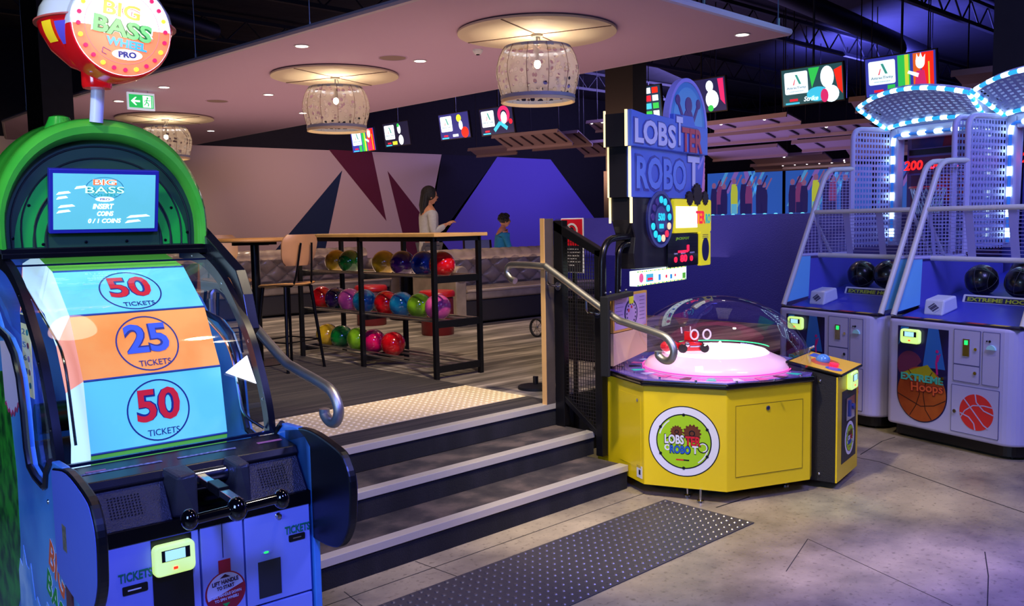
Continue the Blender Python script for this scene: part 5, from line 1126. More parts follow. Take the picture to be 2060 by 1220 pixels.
# curved black box carrying the displays
b = MB(); pts = [(-.56, 1.80), (.62, 1.80), (.64, 1.70), (.64, 1.33), (-.50, 1.35), (-.52, 1.45), (-.50, 1.55), (-.56, 1.66)]
pt.poly(b, pts, -.15, -.012); bx = obj('display_box', b, M('box_black', '#15121a', .35, coat=.4), lob, bevel=.006)
b = MB(); b.m = 0; pt.rect(b, .02, 1.565, .655, 1.795, -.012, .012, .02); b.m = 1; pt.rect(b, .05, 1.60, .40, 1.745, .012, .015); yp = obj('title_panel', b, [M('title_yellow', '#e8d820', .35, em=.45, ecol='#e8e020'), whiteglow], bx)
b = MB(); b.m = 0; pt.text(b, 'TER', .45, 1.67, .09, .16, .018, .03); b.m = 1; pt.text(b, 'RO', .585, 1.66, .07, .085, .018, .03); b.m = 2; pt.text(b, 'LOBS', .22, 1.67, .09, .26, .018, .03)
obj('lettering', b, [M('led_red', '#e01838', .3, em=.8), M('led_teal', '#28b0a8', .3, em=.5), M('led_pale', '#f0f8c0', .3, em=1.1)], yp)
b = MB(); pt.rect(b, .46, 1.325, .645, 1.565, -.012, .012, .015); sc = obj('speaker_panel', b, MC['title_yellow'], bx)
b = MB(); pt.disc(b, .55, 1.44, .062, .012, .015, 28, sy=1.35); 
for k in range(3): pt.line(b, [(.50, 1.545-.012*k), (.60, 1.545-.012*k)], .004, .012, .014)
obj('speaker_grille', b, M('grille_navy', '#181850', .6), sc)
b = MB(); pt.rect(b, -.06, 1.335, .44, 1.555, -.012, .004, .01); sb = obj('score_board', b, M('score_black', '#0a0a14', .2, em=0, coat=.6), bx)
b = MB(); b.m = 0; pt.text(b, '  _I', .20, 1.455, .05, .16, .006, .03); pt.rect(b, .10, 1.43, .26, 1.445, .005, .007); pt.text(b, '0', .06, 1.385, .038, .045, .006, .04); pt.text(b, '80', .19, 1.39, .05, .11, .006, .04); pt.text(b, '0', .32, 1.385, .038, .045, .006, .04); b.m = 1; pt.text(b, 'JACKPOT', .17, 1.525, .022, .22, .006, .02); b.m = 2; pt.text(b, 'BALLS', .18, 1.425-.0, .010, .07, .006); pt.text(b, 'TICKETS', .33, 1.425, .010, .08, .006); pt.text(b, 'TIME', .06, 1.425, .010, .06, .006)
obj('digits', b, [M('digit_red', '#ff1838', .3, em=2.2), M('digit_green', '#608a20', .3, em=.5), M('digit_pale', '#9a9ac8', .3, em=.2)], sb)
b = MB(); b.m = 0; pt.disc(b, -.17, 1.66, .185, -.012, .006, 48); b.m = 1; pt.ring(b, -.17, 1.66, .165, .185, .006, .009, 48); pt.disc(b, -.17, 1.66, .085, .006, .009, 32)
cols = ['#28c8d8']*4+['#e8a050', '#e03048', '#f0c090', '#28c8d8', '#28c8d8', '#28c8d8', '#50408a', '#50408a', '#50408a']
for k in range(13):
    a = PI/2-2*PI*k/13; b.m = 2 if cols[k] == '#28c8d8' else 3 if cols[k] in ('#e8a050', '#f0c090') else 4 if cols[k] == '#e03048' else 5; pt.disc(b, -.17+.128*math.cos(a), 1.66+.128*math.sin(a), .023, .006, .012, 16)
b.m = 2; pt.text(b, '500', -.17, 1.675, .05, .10, .012, .03); pt.rect(b, -.20, 1.60, -.14, 1.63, .009, .012)
obj('bonus_dial', b, [M('dial_navy', '#1c2060', .3, em=.05), M('dial_grey', '#4a5488', .4, em=.05), M('dial_teal', '#28c8d8', .3, em=.9), M('dial_peach', '#f0c090', .3, em=1.1), M('dial_red', '#e03048', .3, em=.8), M('dial_off', '#50408a', .4)], bx)
b = MB(); b.m = 0
for (x, y, r_) in ((.40, 1.83, .07), (.27, 1.80, .045), (.54, 1.805, .045)):
    pt.disc(b, x, y, r_, .0, .02, 24)
    for k in range(12): a = 2*PI*k/12; pt.disc(b, x+r_*math.cos(a), y+r_*math.sin(a), r_*.16, .0, .02, 6)
obj('cog_wheels', b, M('cog_dark', '#2a1a20', .5), bx)
b = MB(); pt.rect(b, -.49, 1.24, .265, 1.335, -.06, -.01, .004); pq = obj('price_plaque', b, M('plaque_glow', '#e8fff4', .3, em=1.7), lob)
b = MB()
for k in range(26): x = -.485+.03*k; b.m = k % 2; (pt.rect(b, x, 1.327, x+.018, 1.334, -.01, -.006), pt.rect(b, x, 1.241, x+.018, 1.248, -.01, -.006)) if x < .25 else 0
b.m = 2; pt.rect(b, -.36, 1.26, -.26, 1.31, -.01, -.007); b.m = 3; pt.disc(b, -.43, 1.29, .03, -.01, -.007, 16); b.m = 4; pt.rect(b, -.345, 1.27, -.275, 1.285, -.007, -.004); pt.disc(b, -.06, 1.28, .012, -.01, -.007, 12); pt.disc(b, .08, 1.28, .010, -.01, -.007, 12); b.m = 5; pt.rect(b, -.18, 1.26, -.15, 1.30, -.01, -.007); pt.rect(b, .0, 1.26, .03, 1.29, -.01, -.007); b.m = 0; pt.rect(b, .20, 1.25, .25, 1.29, -.01, -.007)
obj('plaque_print', b, [M('pp_green', '#60b838', .3, em=.5), M('pp_yellow', '#e8e040', .3, em=.8), M('pp_teal', '#48b8c8', .3, em=.5), M('pp_pink', '#e0608a', .3, em=.5), MC['led_red'], M('pp_blue', '#3a90c8', .3, em=.5)], pq)
# bent black tubes and their foot box
b = MB()
def T3(u, z, d=-.06): p = pt.p(u, z, d); return tuple(p)
b.tube(bend([T3(-.85, 1.20), T3(-.84, 1.545), T3(-.50, 1.555)], .16, 8), .021, 14); tb = obj('support_tube', b, M('tube_black', '#17151c', .25, .5), lob)
b = MB(); b.tube(bend([T3(-.65, 1.20), T3(-.635, 1.50), T3(-.45, 1.51)], .12, 8), .019, 14); obj('support_tube', b, MC['tube_black'], lob)
b = MB(); b.prism([T3(-.88, .72, 0), T3(-.86, .72, 0), T3(-.86, 1.175, 0), T3(-.55, 1.185, 0), T3(-.55, 1.215, 0), T3(-.88, 1.205, 0)], pt.n*-.06); obj('support_cabinet', b, M('support_black', '#060608', .8), lob, bevel=.006)
b = MB()
for u in (-.86, -.80, -.68, -.60): b.ball(T3(u, 1.225, -.03), .008, 8, 6)
obj('bolts', b, chrome, lob)
# instruction board
pt2 = PL(TO+(-tu.cross(Vector((0, 0, 1))))*.055, tu, (0, 0, 1)); b = MB(); b.m = 0; pt2.rect(b, -.72, .965, -.26, 1.20, -.02, 0); b.m = 1; pt2.rect(b, -.705, .98, -.275, 1.185, 0, .002)
b.m = 2; pt2.disc(b, -.49, 1.07, .088, .002, .004, 32); b.m = 1; pt2.disc(b, -.49, 1.07, .074, .004, .005, 32); b.m = 3; pt2.rect(b, -.52, 1.13, -.46, 1.18, .004, .006); b.m = 2
for k in range(14): a = 2*PI*k/14; pt2.disc(b, -.49+.060*math.cos(a), 1.07+.060*math.sin(a), .007, .005, .006, 8)
b.m = 4; pt2.disc(b, -.525, 1.09, .012, .005, .006, 10); pt2.disc(b, -.485, 1.11, .010, .005, .006, 10); b.m = 5
for k in range(7): pt2.rect(b, -.69, 1.165-.024*k, -.61+.01*(k % 3), 1.168-.024*k, .002, .003); pt2.rect(b, -.37, 1.165-.024*k, -.30, 1.168-.024*k, .002, .003)
ib = obj('instruction_board', b, [M('board_gold', '#c8963c', .4), M('board_lilac', '#a890b8', .5), M('board_navy', '#20204a', .5), M('board_yellow', '#c8d020', .4), M('board_red', '#c02838', .4), M('board_text', '#6a5878', .6)], lob)
b = MB(); b.m = 0; pt2.poly(b, [(-.72, .76), (-.26, .80), (-.26, .96), (-.72, .96)], -.02, 0); obj('lower_board', b, M('board_cream', '#c8a888', .5), lob)

# ================================================================== BASKETBALL MACHINES
whp = M('machine_white', '#b8b4d8', .4); meshw = M('net_white', '#9c9cd0', .45); railw = M('rail_white', '#d8d8d0', .35)
led = M('led_cyan', '#ffffff', .3, em=7, ecol='#c8f4ff'); ledg = M('led_halo', '#38c8e8', .3, em=.9, ecol='#28b0e8'); deckbl = M('play_blue', '#3a40b8', .4)
def perf_mat(name, col, sx, sy, gap=.42, em=0):
    """sheet punched with rows of slots (object space y/z or x/z grid)"""
    m = bpy.data.materials.new(name); m.use_nodes = True; nt = m.node_tree; L = nt.links.new; b = nt.nodes['Principled BSDF']; b.inputs[0].default_value = (*lin(col), 1); b.inputs['Roughness'].default_value = .45
    tc = nt.nodes.new('ShaderNodeTexCoord'); sp_ = nt.nodes.new('ShaderNodeSeparateXYZ'); L(tc.outputs['UV'], sp_.inputs[0]); res = []
    for ax, sc_, g_ in ((0, sx, gap), (1, sy, gap)):
        mu = nt.nodes.new('ShaderNodeMath'); mu.operation = 'MULTIPLY'; mu.inputs[1].default_value = sc_; L(sp_.outputs[ax], mu.inputs[0])
        fr_ = nt.nodes.new('ShaderNodeMath'); fr_.operation = 'FRACT'; L(mu.outputs[0], fr_.inputs[0]); gt = nt.nodes.new('ShaderNodeMath'); gt.operation = 'GREATER_THAN'; gt.inputs[1].default_value = g_; L(fr_.outputs[0], gt.inputs[0]); res.append(gt)
    an = nt.nodes.new('ShaderNodeMath'); an.operation = 'MULTIPLY'; L(res[0].outputs[0], an.inputs[0]); L(res[1].outputs[0], an.inputs[1])
    iv = nt.nodes.new('ShaderNodeMath'); iv.operation = 'SUBTRACT'; iv.inputs[0].default_value = 1; L(an.outputs[0], iv.inputs[1]); L(iv.outputs[0], b.inputs['Alpha']); return m
def uvobj(name, quads, mat, parent, uvs, smooth=True):
    """sheet with metric uv"""
    me = bpy.data.meshes.new(name); vs = []; fs = []; uu = []
    for q, u in zip(quads, uvs): n_ = len(vs); vs += q; fs.append([n_, n_+1, n_+2, n_+3]); uu += u
    me.from_pydata([tuple(v) for v in vs], [], fs); ul = me.uv_layers.new(name='UVMap')
    for i, l in enumerate(me.loops): ul.data[i].uv = uu[l.vertex_index]
    me.materials.append(mat); o = bpy.data.objects.new(name, me); COL.objects.link(o); o.parent = parent; return o
slot = perf_mat('slotted_panel', '#9a9ad4', 26, 20, .45); net = perf_mat('wire_net', '#a8a8d8', 24, 38, .16); hoodm = perf_mat('hood_mesh', '#8c8cc8', 16, 30, .5)
net = perf_mat('wire_net2', '#a8a8d8', 24, 38, .14)
for n_ in nt_fix if False else ():
    pass
def bball(lab, u_off):
    Pb = Vector((6.673, 2.928, 0)); a = R(-105.2); ud = Vector((math.cos(a), math.sin(a), 0)); loc = Pb+ud*u_off
    t = thing('basketball_machine', lab, 'arcade game', tuple(loc), a, 'basketball hoop arcade machines')
    Wd = 1.04
    # cabinet with rounded front corners
    def plan(g=0, back=2.3): 
        r = .14; pts = []
        for cx, cy, a0 in ((Wd-r, r, -90), ):
            pts += [(cx+(r+g)*math.cos(R(a0+90*k/8)), cy+(r+g)*math.sin(R(a0+90*k/8))) for k in range(9)]
        pts += [(Wd+g, back), (-g, back)]
        pts += [(r*.4+(r*.4+g)*math.cos(R(180+90*k/8)), r*.4+(r*.4+g)*math.sin(R(180+90*k/8))) for k in range(9)]
        return pts
    b = MB(); b.prism([(x, y, .10) for x, y in plan()], (0, 0, .79)); cb = obj('cabinet', b, whp, t, bevel=.02, seg=3)
    b = MB(); b.prism([(x*.94+.03, y*.97+.06, .02) for x, y in plan(0, 2.2)], (0, 0, .09)); obj('plinth', b, black, t)
    for x, y in ((.12, .14), (Wd-.12, .14), (.12, 2.1), (Wd-.12, 2.1)): b = MB(); b.cyl((x, y, 0), (x, y, .03), .02, n=12); obj('foot', b, black, t)
    pf_ = PL((0, 0, 0), (1, 0, 0), (0, 0, 1))
    # graphic panel with ball emblem
    b = MB(); b.m = 0; pf_.rect(b, .105, .36, .52, .845, 0, .003); pf_.disc(b, .3125, .36, .2075, 0, .003, 40, a0=180, a1=360); b.m = 1; pf_.disc(b, .3125, .36, .2, .003, .005, 48); b.m = 2
    pf_.line(b, [(.20, .53), (.27, .45), (.30, .36), (.27, .27), (.22, .19)], .006, .005, .006); pf_.line(b, [(.40, .53), (.35, .45), (.33, .36), (.35, .25), (.40, .185)], .006, .005, .006); pf_.line(b, [(.115, .34), (.20, .31), (.31, .27), (.42, .29), (.51, .34)], .006, .005, .006)
    b.m = 3; pf_.poly(b, [(.11, .70), (.20, .84), (.13, .84)], .003, .004); pf_.poly(b, [(.36, .845), (.44, .845), (.50, .56), (.32, .56)], .003, .004); b.m = 4; pf_.disc(b, .21, .56, .105, .003, .0045, 32, a0=20, a1=250); b.m = 5; pf_.poly(b, [(.15, .50), (.36, .58), (.44, .50), (.30, .46)], .0045, .0055); b.m = 6; pf_.line(b, [(.44, .52), (.43, .60), (.44, .66)], .014, .004, .006); pf_.line(b, [(.44, .61), (.46, .67)], .008, .004, .006); pf_.disc(b, .435, .685, .012, .004, .006, 10)
    ap = obj('art_panel', b, [M('art_night', '#141238', .35, col2='#241c58', nscale=4), M('ball_orange', '#b85a20', .4, col2='#8a3410', nscale=3), M('seam_dark', '#3a1408', .5), M('art_beam', '#2a6ab8', .4), M('art_maroon', '#6a2a48', .4), M('art_gold', '#a8a018', .4), M('art_pink', '#c81878', .4)], cb)
    b = MB(); b.m = 0; pf_.text(b, 'EXTREME', .315, .475, .052, .35, .007, .035); b.m = 1; pf_.text(b, 'Hoops', .36, .405, .095, .27, .0075, .06, rot=.05); b.m = 2; pf_.text(b, 'Hoops', .36, .405, .085, .26, .009, .02, rot=.05)
    obj('lettering', b, [M('ext_teal', '#4ac0a0', .4), M('hoops_edge', '#701020', .4), M('hoops_orange', '#e06030', .4)], ap)
    reader(ap, PL((0, -.003, 0), (1, 0, 0), (0, 0, 1)), .225, .775, .16, .105)
    b = MB(); pf_.disc(b, .49, .50, .012, .003, .02, 14); obj('lock', b, gold, cb)
    # doors
    def door(x0, y0, x1, y1):
        b = MB(); pf_.rect(b, x0, y0, x1, y1, 0, .004, .008); d_ = obj('door', b, whp, cb, bevel=.0015); 
        b = MB()
        for p_, q_ in (((x0, y0), (x1, y0)), ((x1, y0), (x1, y1)), ((x1, y1), (x0, y1)), ((x0, y1), (x0, y0))): pf_.line(b, [p_, q_], .003, .0, .0045)
        obj('door_gap', b, M('gap_lilac', '#4a4880', .7), d_); return d_
    d1_ = door(.565, .62, .76, .86); b = MB(); b.m = 0; pf_.rect(b, .635, .68, .685, .80, .004, .010); b.m = 1; pf_.rect(b, .65, .76, .67, .79, .010, .016); obj('coin_slot', b, [chrome, M('green_led', '#20e060', .3, em=1.5)], d1_); b = MB(); pf_.disc(b, .73, .735, .011, .004, .012, 14); obj('lock', b, gold, d1_)
    d2_ = door(.565, .50, .76, .615); b = MB(); pf_.disc(b, .73, .57, .012, .004, .012, 14); obj('lock', b, chrome, d2_)
    d3_ = door(.78, .50, .90, .86); b = MB(); pf_.disc(b, .83, .80, .008, .004, .01, 14); pf_.disc(b, .81, .80, .005, .004, .01, 14); obj('lock', b, black, d3_); b = MB(); pf_.disc(b, .845, .745, .032, .004, .018, 20, a0=0, a1=180); obj('ticket_mouth', b, M('mouth_teal', '#a8e8e8', .3), d3_)
    d4_ = door(.555, .14, .905, .47); b = MB(); b.m = 0; pf_.disc(b, .745, .30, .125, .004, .006, 48); b.m = 1
    pf_.line(b, [(.65, .385), (.70, .33), (.80, .22), (.835, .20)], .008, .006, .007); pf_.line(b, [(.63, .25), (.66, .30), (.72, .345), (.80, .355), (.86, .35)], .007, .006, .007); pf_.line(b, [(.735, .425), (.745, .37), (.80, .32), (.87, .30)], .008, .006, .007); pf_.line(b, [(.625, .28), (.69, .26), (.73, .22), (.74, .175)], .008, .006, .007)
    obj('ball_emblem', b, [M('emblem_red', '#e0302c', .4), whp], d4_); b = MB(); pf_.disc(b, .585, .285, .013, .004, .014, 14); obj('lock', b, gold, d4_)
    # top deck
    b = MB(); b.box((.02, .02, .89), (Wd-.02, .10, .905)); dt = obj('deck_edge', b, M('deck_edge_dark', '#1c1430', .35), t, bevel=.004)
    b = MB()
    for k in range(5): b.m = k % 3; b.box((.12+.17*k, .03, .905), (.24+.17*k, .085, .9065))
    obj('deck_art', b, [M('fire_red', '#b8301c', .4), M('fire_yellow', '#c8a81c', .4), M('fire_blue', '#3a50c0', .4)], dt)
    b = MB(); b.prism([(.03, .10, .895), (.03, 1.56, 1.224), (.03, 1.56, 1.184), (.03, .10, .86)], (Wd-.06, 0, 0)); ramp = obj('ball_ramp', b, deckbl, t)
    b = MB(); plq = PL((.50, .56, 1.02), (1, 0, 0), (0, .35, 1)); plq.rect(b, -.27, -.035, .34, .035, -.01, 0, .01); b.m = 1; plq.rect(b, -.25, -.022, .32, .022, 0, .001); pq_ = obj('name_strip', b, [white, M('strip_dark', '#2a2a50', .4)], t)
    b = MB(); plq.text(b, 'EXTREME HOOPS', .03, 0, .030, .52, .002, .03); obj('lettering', b, M('strip_yellow', '#b8c838', .4), pq_)
    b = MB(); b.prism([(.16, .20, .915), (.16, .38, .96), (.16, .36, 1.06), (.16, .22, 1.03)], (.16, 0, 0)); pk = obj('corner_pocket', b, M('pocket_white', '#d0d8e8', .4), t, bevel=.012)
    b = MB(); pk_ = PL((.24, .212, .975), (1, 0, 0), (0, .02, .12)); b.m = 0
    pk_.poly(b, [(-.045, 0), (0, -.032), (.045, 0), (0, .032)], .002, .004); b.m = 1
    for k in range(1, 4): pk_.line(b, [(-.045+.0225*(k-.5), -.016*(k-.5)+.0), (.0+.0225*(k-.5)*0+.0225*(k-.5), .032-.016*(k-.5))], .003, .004, .005)
    obj('diamond_vent', b, [M('vent_dark', '#4a4c68', .5), MC['pocket_white']], pk)
    # cage sides
    for x, sgn in ((.02, -1), (Wd-.02, 1)):
        path = [(x, .05, .91), (x, .16, 1.20), (x, .50, 1.98), (x, .56, 2.055), (x, .66, 2.07), (x, .88, 2.08)]
        b = MB(); b.tube(bend(path[:1]+[(x, .555, 2.07), (x, .88, 2.08)], .10, 6), .022, 12); cs = obj('side_frame', b, railw, t)
        b = MB(); b.prism([(x-.006, .07, .93), (x-.006, .34, .97), (x-.006, .36, 1.32), (x-.006, .23, 1.32)], (.012, 0, 0)); obj('side_gusset', b, M('gusset_cyan', '#78c8f0', .35), cs)
        def qd(y0, z0, y1, z1, y2, z2, y3, z3): return [(x, y0, z0), (x, y1, z1), (x, y2, z2), (x, y3, z3)]
        uvobj('side_net', [qd(.235, 1.32, .87, 1.34, .87, 2.06, .545, 2.04)], net, cs, [[(.235, 1.32), (.87, 1.34), (.87, 2.06), (.545, 2.04)]])
        b = MB(); b.box((x-.004, .34, .95), (x+.004, 1.36, 1.30)); obj('side_wall', b, M('side_lilac', '#5a5cc0', .4), cs)
        b = MB(); b.tube([(x, .86, 1.33), (x, .86, 2.08)], .014, 10); b.tube([(x, .24, 1.33), (x, .88, 1.33)], .012, 8); b.tube([(x, .38, 1.69), (x, .62, 1.33)], .014, 8); obj('side_strut', b, whp, cs)
        # upper side wall with slots
        b = MB(); b.tube(bend([(x, .875, 1.36), (x, .875, 2.43), (x, 1.34, 2.44)], .10, 6), .022, 12); uf = obj('upper_frame', b, whp, t)
        uvobj('slotted_side', [qd(.88, 1.38, 1.36, 1.38, 1.36, 2.42, .88, 2.42)], slot, uf, [[(.88, 1.38), (1.36, 1.38), (1.36, 2.42), (.88, 2.42)]])
    # front plexi with rails
    b = MB(); b.tube([(.03, .40, 1.70), (Wd-.03, .40, 1.70)], .020, 12); b.tube([(.03, .46, 1.325), (Wd-.03, .46, 1.325)], .020, 12); rl = obj('cross_rail', b, railw, t)
    uvobj('front_net', [[(.04, .46, 1.335), (Wd-.04, .46, 1.335), (Wd-.04, .40, 1.69), (.04, .40, 1.69)]], perf_mat('front_net_mat', '#9c9cd8', 3, 36, .20) if 'fnm' not in MC else MC['fnm'], rl, [[(.04, 1.33), (1, 1.33), (1, 1.69), (.04, 1.69)]])
    # front frame with lamps
    VF = 1.36; b = MB(); b.box((.01, VF, 1.38), (.10, VF+.08, 2.44)); b.box((Wd-.10, VF, 1.38), (Wd-.01, VF+.08, 2.44)); b.box((.10, VF, 2.34), (Wd-.10, VF+.08, 2.44)); ff = obj('front_frame', b, whp, t, bevel=.015)
    def ledrow(parent, pts, n, name='led_halo_tube', r_=.017, hm=ledg):
        b = MB(); b.tube(pts, r_, 8); h_ = obj(name, b, hm, parent); P_ = [Vector(p) for p in pts]; tot = sum((q-p).length for p, q in zip(P_, P_[1:]))  # glowing tube stands in for the cyan halo round the lamps
        for k in range(n):
            for half in (0, 1):
                pass
            s0 = tot*(k+.28)/n; s1 = tot*(k+.72)/n; seg = []
            for s_ in (s0, (s0+s1)/2, s1):
                acc = 0
                for p, q in zip(P_, P_[1:]):
                    l_ = (q-p).length
                    if acc+l_ >= s_: seg.append(p+(q-p)*((s_-acc)/l_)); break
                    acc += l_
            if len(seg) == 3: b = MB(); b.tube(seg, .0185, 8); obj('led_lamp', b, led, parent if parent.parent == t and False else h_)
    ledrow(ff, bend([(.055, VF-.004, 1.42), (.055, VF-.004, 2.385), (Wd-.055, VF-.004, 2.385), (Wd-.055, VF-.004, 1.42)], .07, 5), 17, r_=.013, hm=M('led_halo_dim', '#3a6ac8', .3, em=.35, ecol='#2080d8'))
    # hood
    n = 14; lo = []; hi = []
    for i in range(n+1):
        f_ = i/n; bulge = .075*(1-(2*f_-1)**2); lo.append((.04+(Wd-.08)*f_, 1.30-bulge*.6, 2.44+bulge*.5)); hi.append((-.02+(Wd+.04)*f_, .98-bulge*1.4, 2.62+bulge*1.2))
    uvobj('hood_screen', [[lo[i], lo[i+1], hi[i+1], hi[i]] for i in range(n)], hoodm, t, [[(lo[i][0], 0), (lo[i+1][0], 0), (hi[i+1][0], .37), (hi[i][0], .37)] for i in range(n)])
    b = MB(); back = [(x, y+.40, z-.06) for x, y, z in hi]; b.loft([hi, [(x, y+.02, z+.035) for x, y, z in hi], back, [(x, 1.44, 2.44) for x, y, z in hi]], closed=False); b.tube(hi, .018, 8); hs = obj('hood_shell', b, whp, t, weld=False)
    for e_ in (0, -1): b = MB(); b.add([lo[e_], hi[e_], back[e_], (lo[e_][0], 1.44, 2.44)], [(0, 1, 2, 3)]); obj('hood_cheek', b, whp, hs, weld=False)
    
    ledrow(hs, [(x, y-.02, z+.005) for x, y, z in lo], 7); ledrow(hs, [(x, y-.012, z) for x, y, z in hi], 8)
    ledrow(hs, [(lo[0][0], lo[0][1]-.02, lo[0][2]), (hi[0][0], hi[0][1]-.012, hi[0][2])], 4); ledrow(hs, [(lo[-1][0], lo[-1][1]-.02, lo[-1][2]), (hi[-1][0], hi[-1][1]-.012, hi[-1][2])], 4)
    # backboard, digits, rim
    b = MB(); b.box((.08, 1.58, 1.30), (Wd-.08, 1.61, 2.42)); bb_ = obj('backboard', b, M('board_art', '#6a3a6a', .4, col2='#3a3a90', nscale=3), t)
    b = MB(); pb_ = PL((0, 1.578, 0), (1, 0, 0), (0, 0, 1)); b.m = 0; pb_.disc(b, .50, 1.98, .20, 0, .003, 36); b.m = 1; pb_.disc(b, .62, 2.25, .22, 0, .002, 30); b.m = 2; pb_.rect(b, .15, 1.35, .9, 1.65, 0, .002); b.m = 3
    for k in range(12): pb_.rect(b, .16+.06*k, 1.40+.05*(k % 3), .19+.06*k, 1.60-.03*(k % 4), .002, .003)
    obj('board_art', b, [M('board_ball', '#c8401c', .4), M('board_maroon', '#a02440', .4), M('crowd_dark', '#20205a', .5), M('crowd_light', '#6a6ac0', .5)], bb_)
    b = MB(); b.box((.10, 1.50, 2.02), (Wd-.10, 1.54, 2.26)); db = obj('score_display', b, M('score_frame', '#5c4a8a', .35), t)
    b = MB(); pd_ = PL((0, 1.498, 0), (1, 0, 0), (0, 0, 1)); b.m = 0; pd_.rect(b, .12, 2.20, .90, 2.25, 0, .002); b.m = 1; pd_.rect(b, .12, 2.04, .90, 2.18, 0, .002); obj('display_face', b, [black, M('face_maroon', '#5a1a3a', .3)], db)
    b = MB()
    for s_, x, w_ in (('200', .17, .19), ('00', .40, .13), ('0', .60, .065), ('0', .72, .065)): pd_.text(b, s_, x, 2.11, .085, w_, .004, .02, shear=.12)
    obj('digits', b, M('digit_bright', '#ff1410', .3, em=3.5), db)
    b = MB(); b.tube([(.42+.15*math.cos(a_), 1.37+.15*math.sin(a_), 1.90) for a_ in [2*PI*k/28 for k in range(28)]], .010, 8, closed=True); b.box((.36, 1.51, 1.86), (.48, 1.58, 1.93)); rm_ = obj('hoop_rim', b, M('rim_red', '#e01c38', .3), t)
    b = MB()
    for k in range(12):
        a0, a1 = 2*PI*k/12, 2*PI*(k+1)/12
        for aa, ab in ((a0, a1), (a1, a0)): b.tube([(.42+.145*math.cos(aa), 1.37+.145*math.sin(aa), 1.895), (.42+.12*math.cos((aa+ab)/2), 1.37+.12*math.sin((aa+ab)/2), 1.79), (.42+.09*math.cos(ab), 1.37+.09*math.sin(ab), 1.67)], .004, 5)
    obj('hoop_net', b, M('net_glow', '#d8f0ff', .5), rm_)
    b = MB(); b.box((.0, 1.62, .90), (Wd, 2.28, 2.46)); b.box((.0, 1.40, 2.42), (Wd, 2.30, 2.46)); obj('rear_box', b, M('side_lilac', '#5a5cc0', .4), t, bevel=.01)
    return t
mA = bball('near basketball hoop machine with orange ball art panel, cut by the right edge', 0)
mB = bball('far basketball hoop machine, partly hidden behind the yellow game pedestal', -1.115)
bkm = M('basketball_black', '#0a0a0d', .3, coat=.4); bks = M('basketball_seam', '#5a5a60', .4)
def bkball(mach, x, y, lab):
    t = thing('basketball', lab, 'basketball', (0, 0, 0), 0, 'black basketballs on the machine ramps'); b = MB(); b.ball((0, 0, 0), .118, 32, 20); obj('ball', b, bkm, t)
    b = MB(); r_ = .1185
    for rot in (Matrix.Identity(3), Matrix.Rotation(PI/2, 3, 'X'), Matrix.Rotation(PI/2, 3, 'Y')): b.tube([tuple(rot @ Vector((r_*math.cos(a), r_*math.sin(a), 0))) for a in [2*PI*k/36 for k in range(36)]], .0016, 5, closed=True)
    for sg in (-1, 1): b.tube([tuple(Vector((r_*.62*math.cos(a), sg*(.075+.02*math.cos(2*a)), r_*.62*math.sin(a))).normalized()*r_) for a in [2*PI*k/30 for k in range(30)]], .0016, 5, closed=True)
    obj('seams', b, bks, t)
    z = .895+(y-.10)*.225+.118*1.03; m_ = mach.matrix_basis; t.location = m_ @ Vector((x, y, z)); t.rotation_euler = (random.random()*3, random.random()*3, random.random()*3)
    return t
for x, y, l in ((.27, .72, 'leftmost'), (.52, .74, 'second from left'), (.78, .72, 'third from left')): bkball(mB, x, y, 'black basketball on the ramp of the far hoop machine, '+l)
for x, y, l in ((.27, .72, 'leftmost, nearest its corner pocket'), (.60, .70, 'middle one in front'), (.49, .93, 'at the back between two others'), (.86, .72, 'cut by the picture edge')): bkball(mA, x, y, 'black basketball on the near hoop machine ramp, '+l)

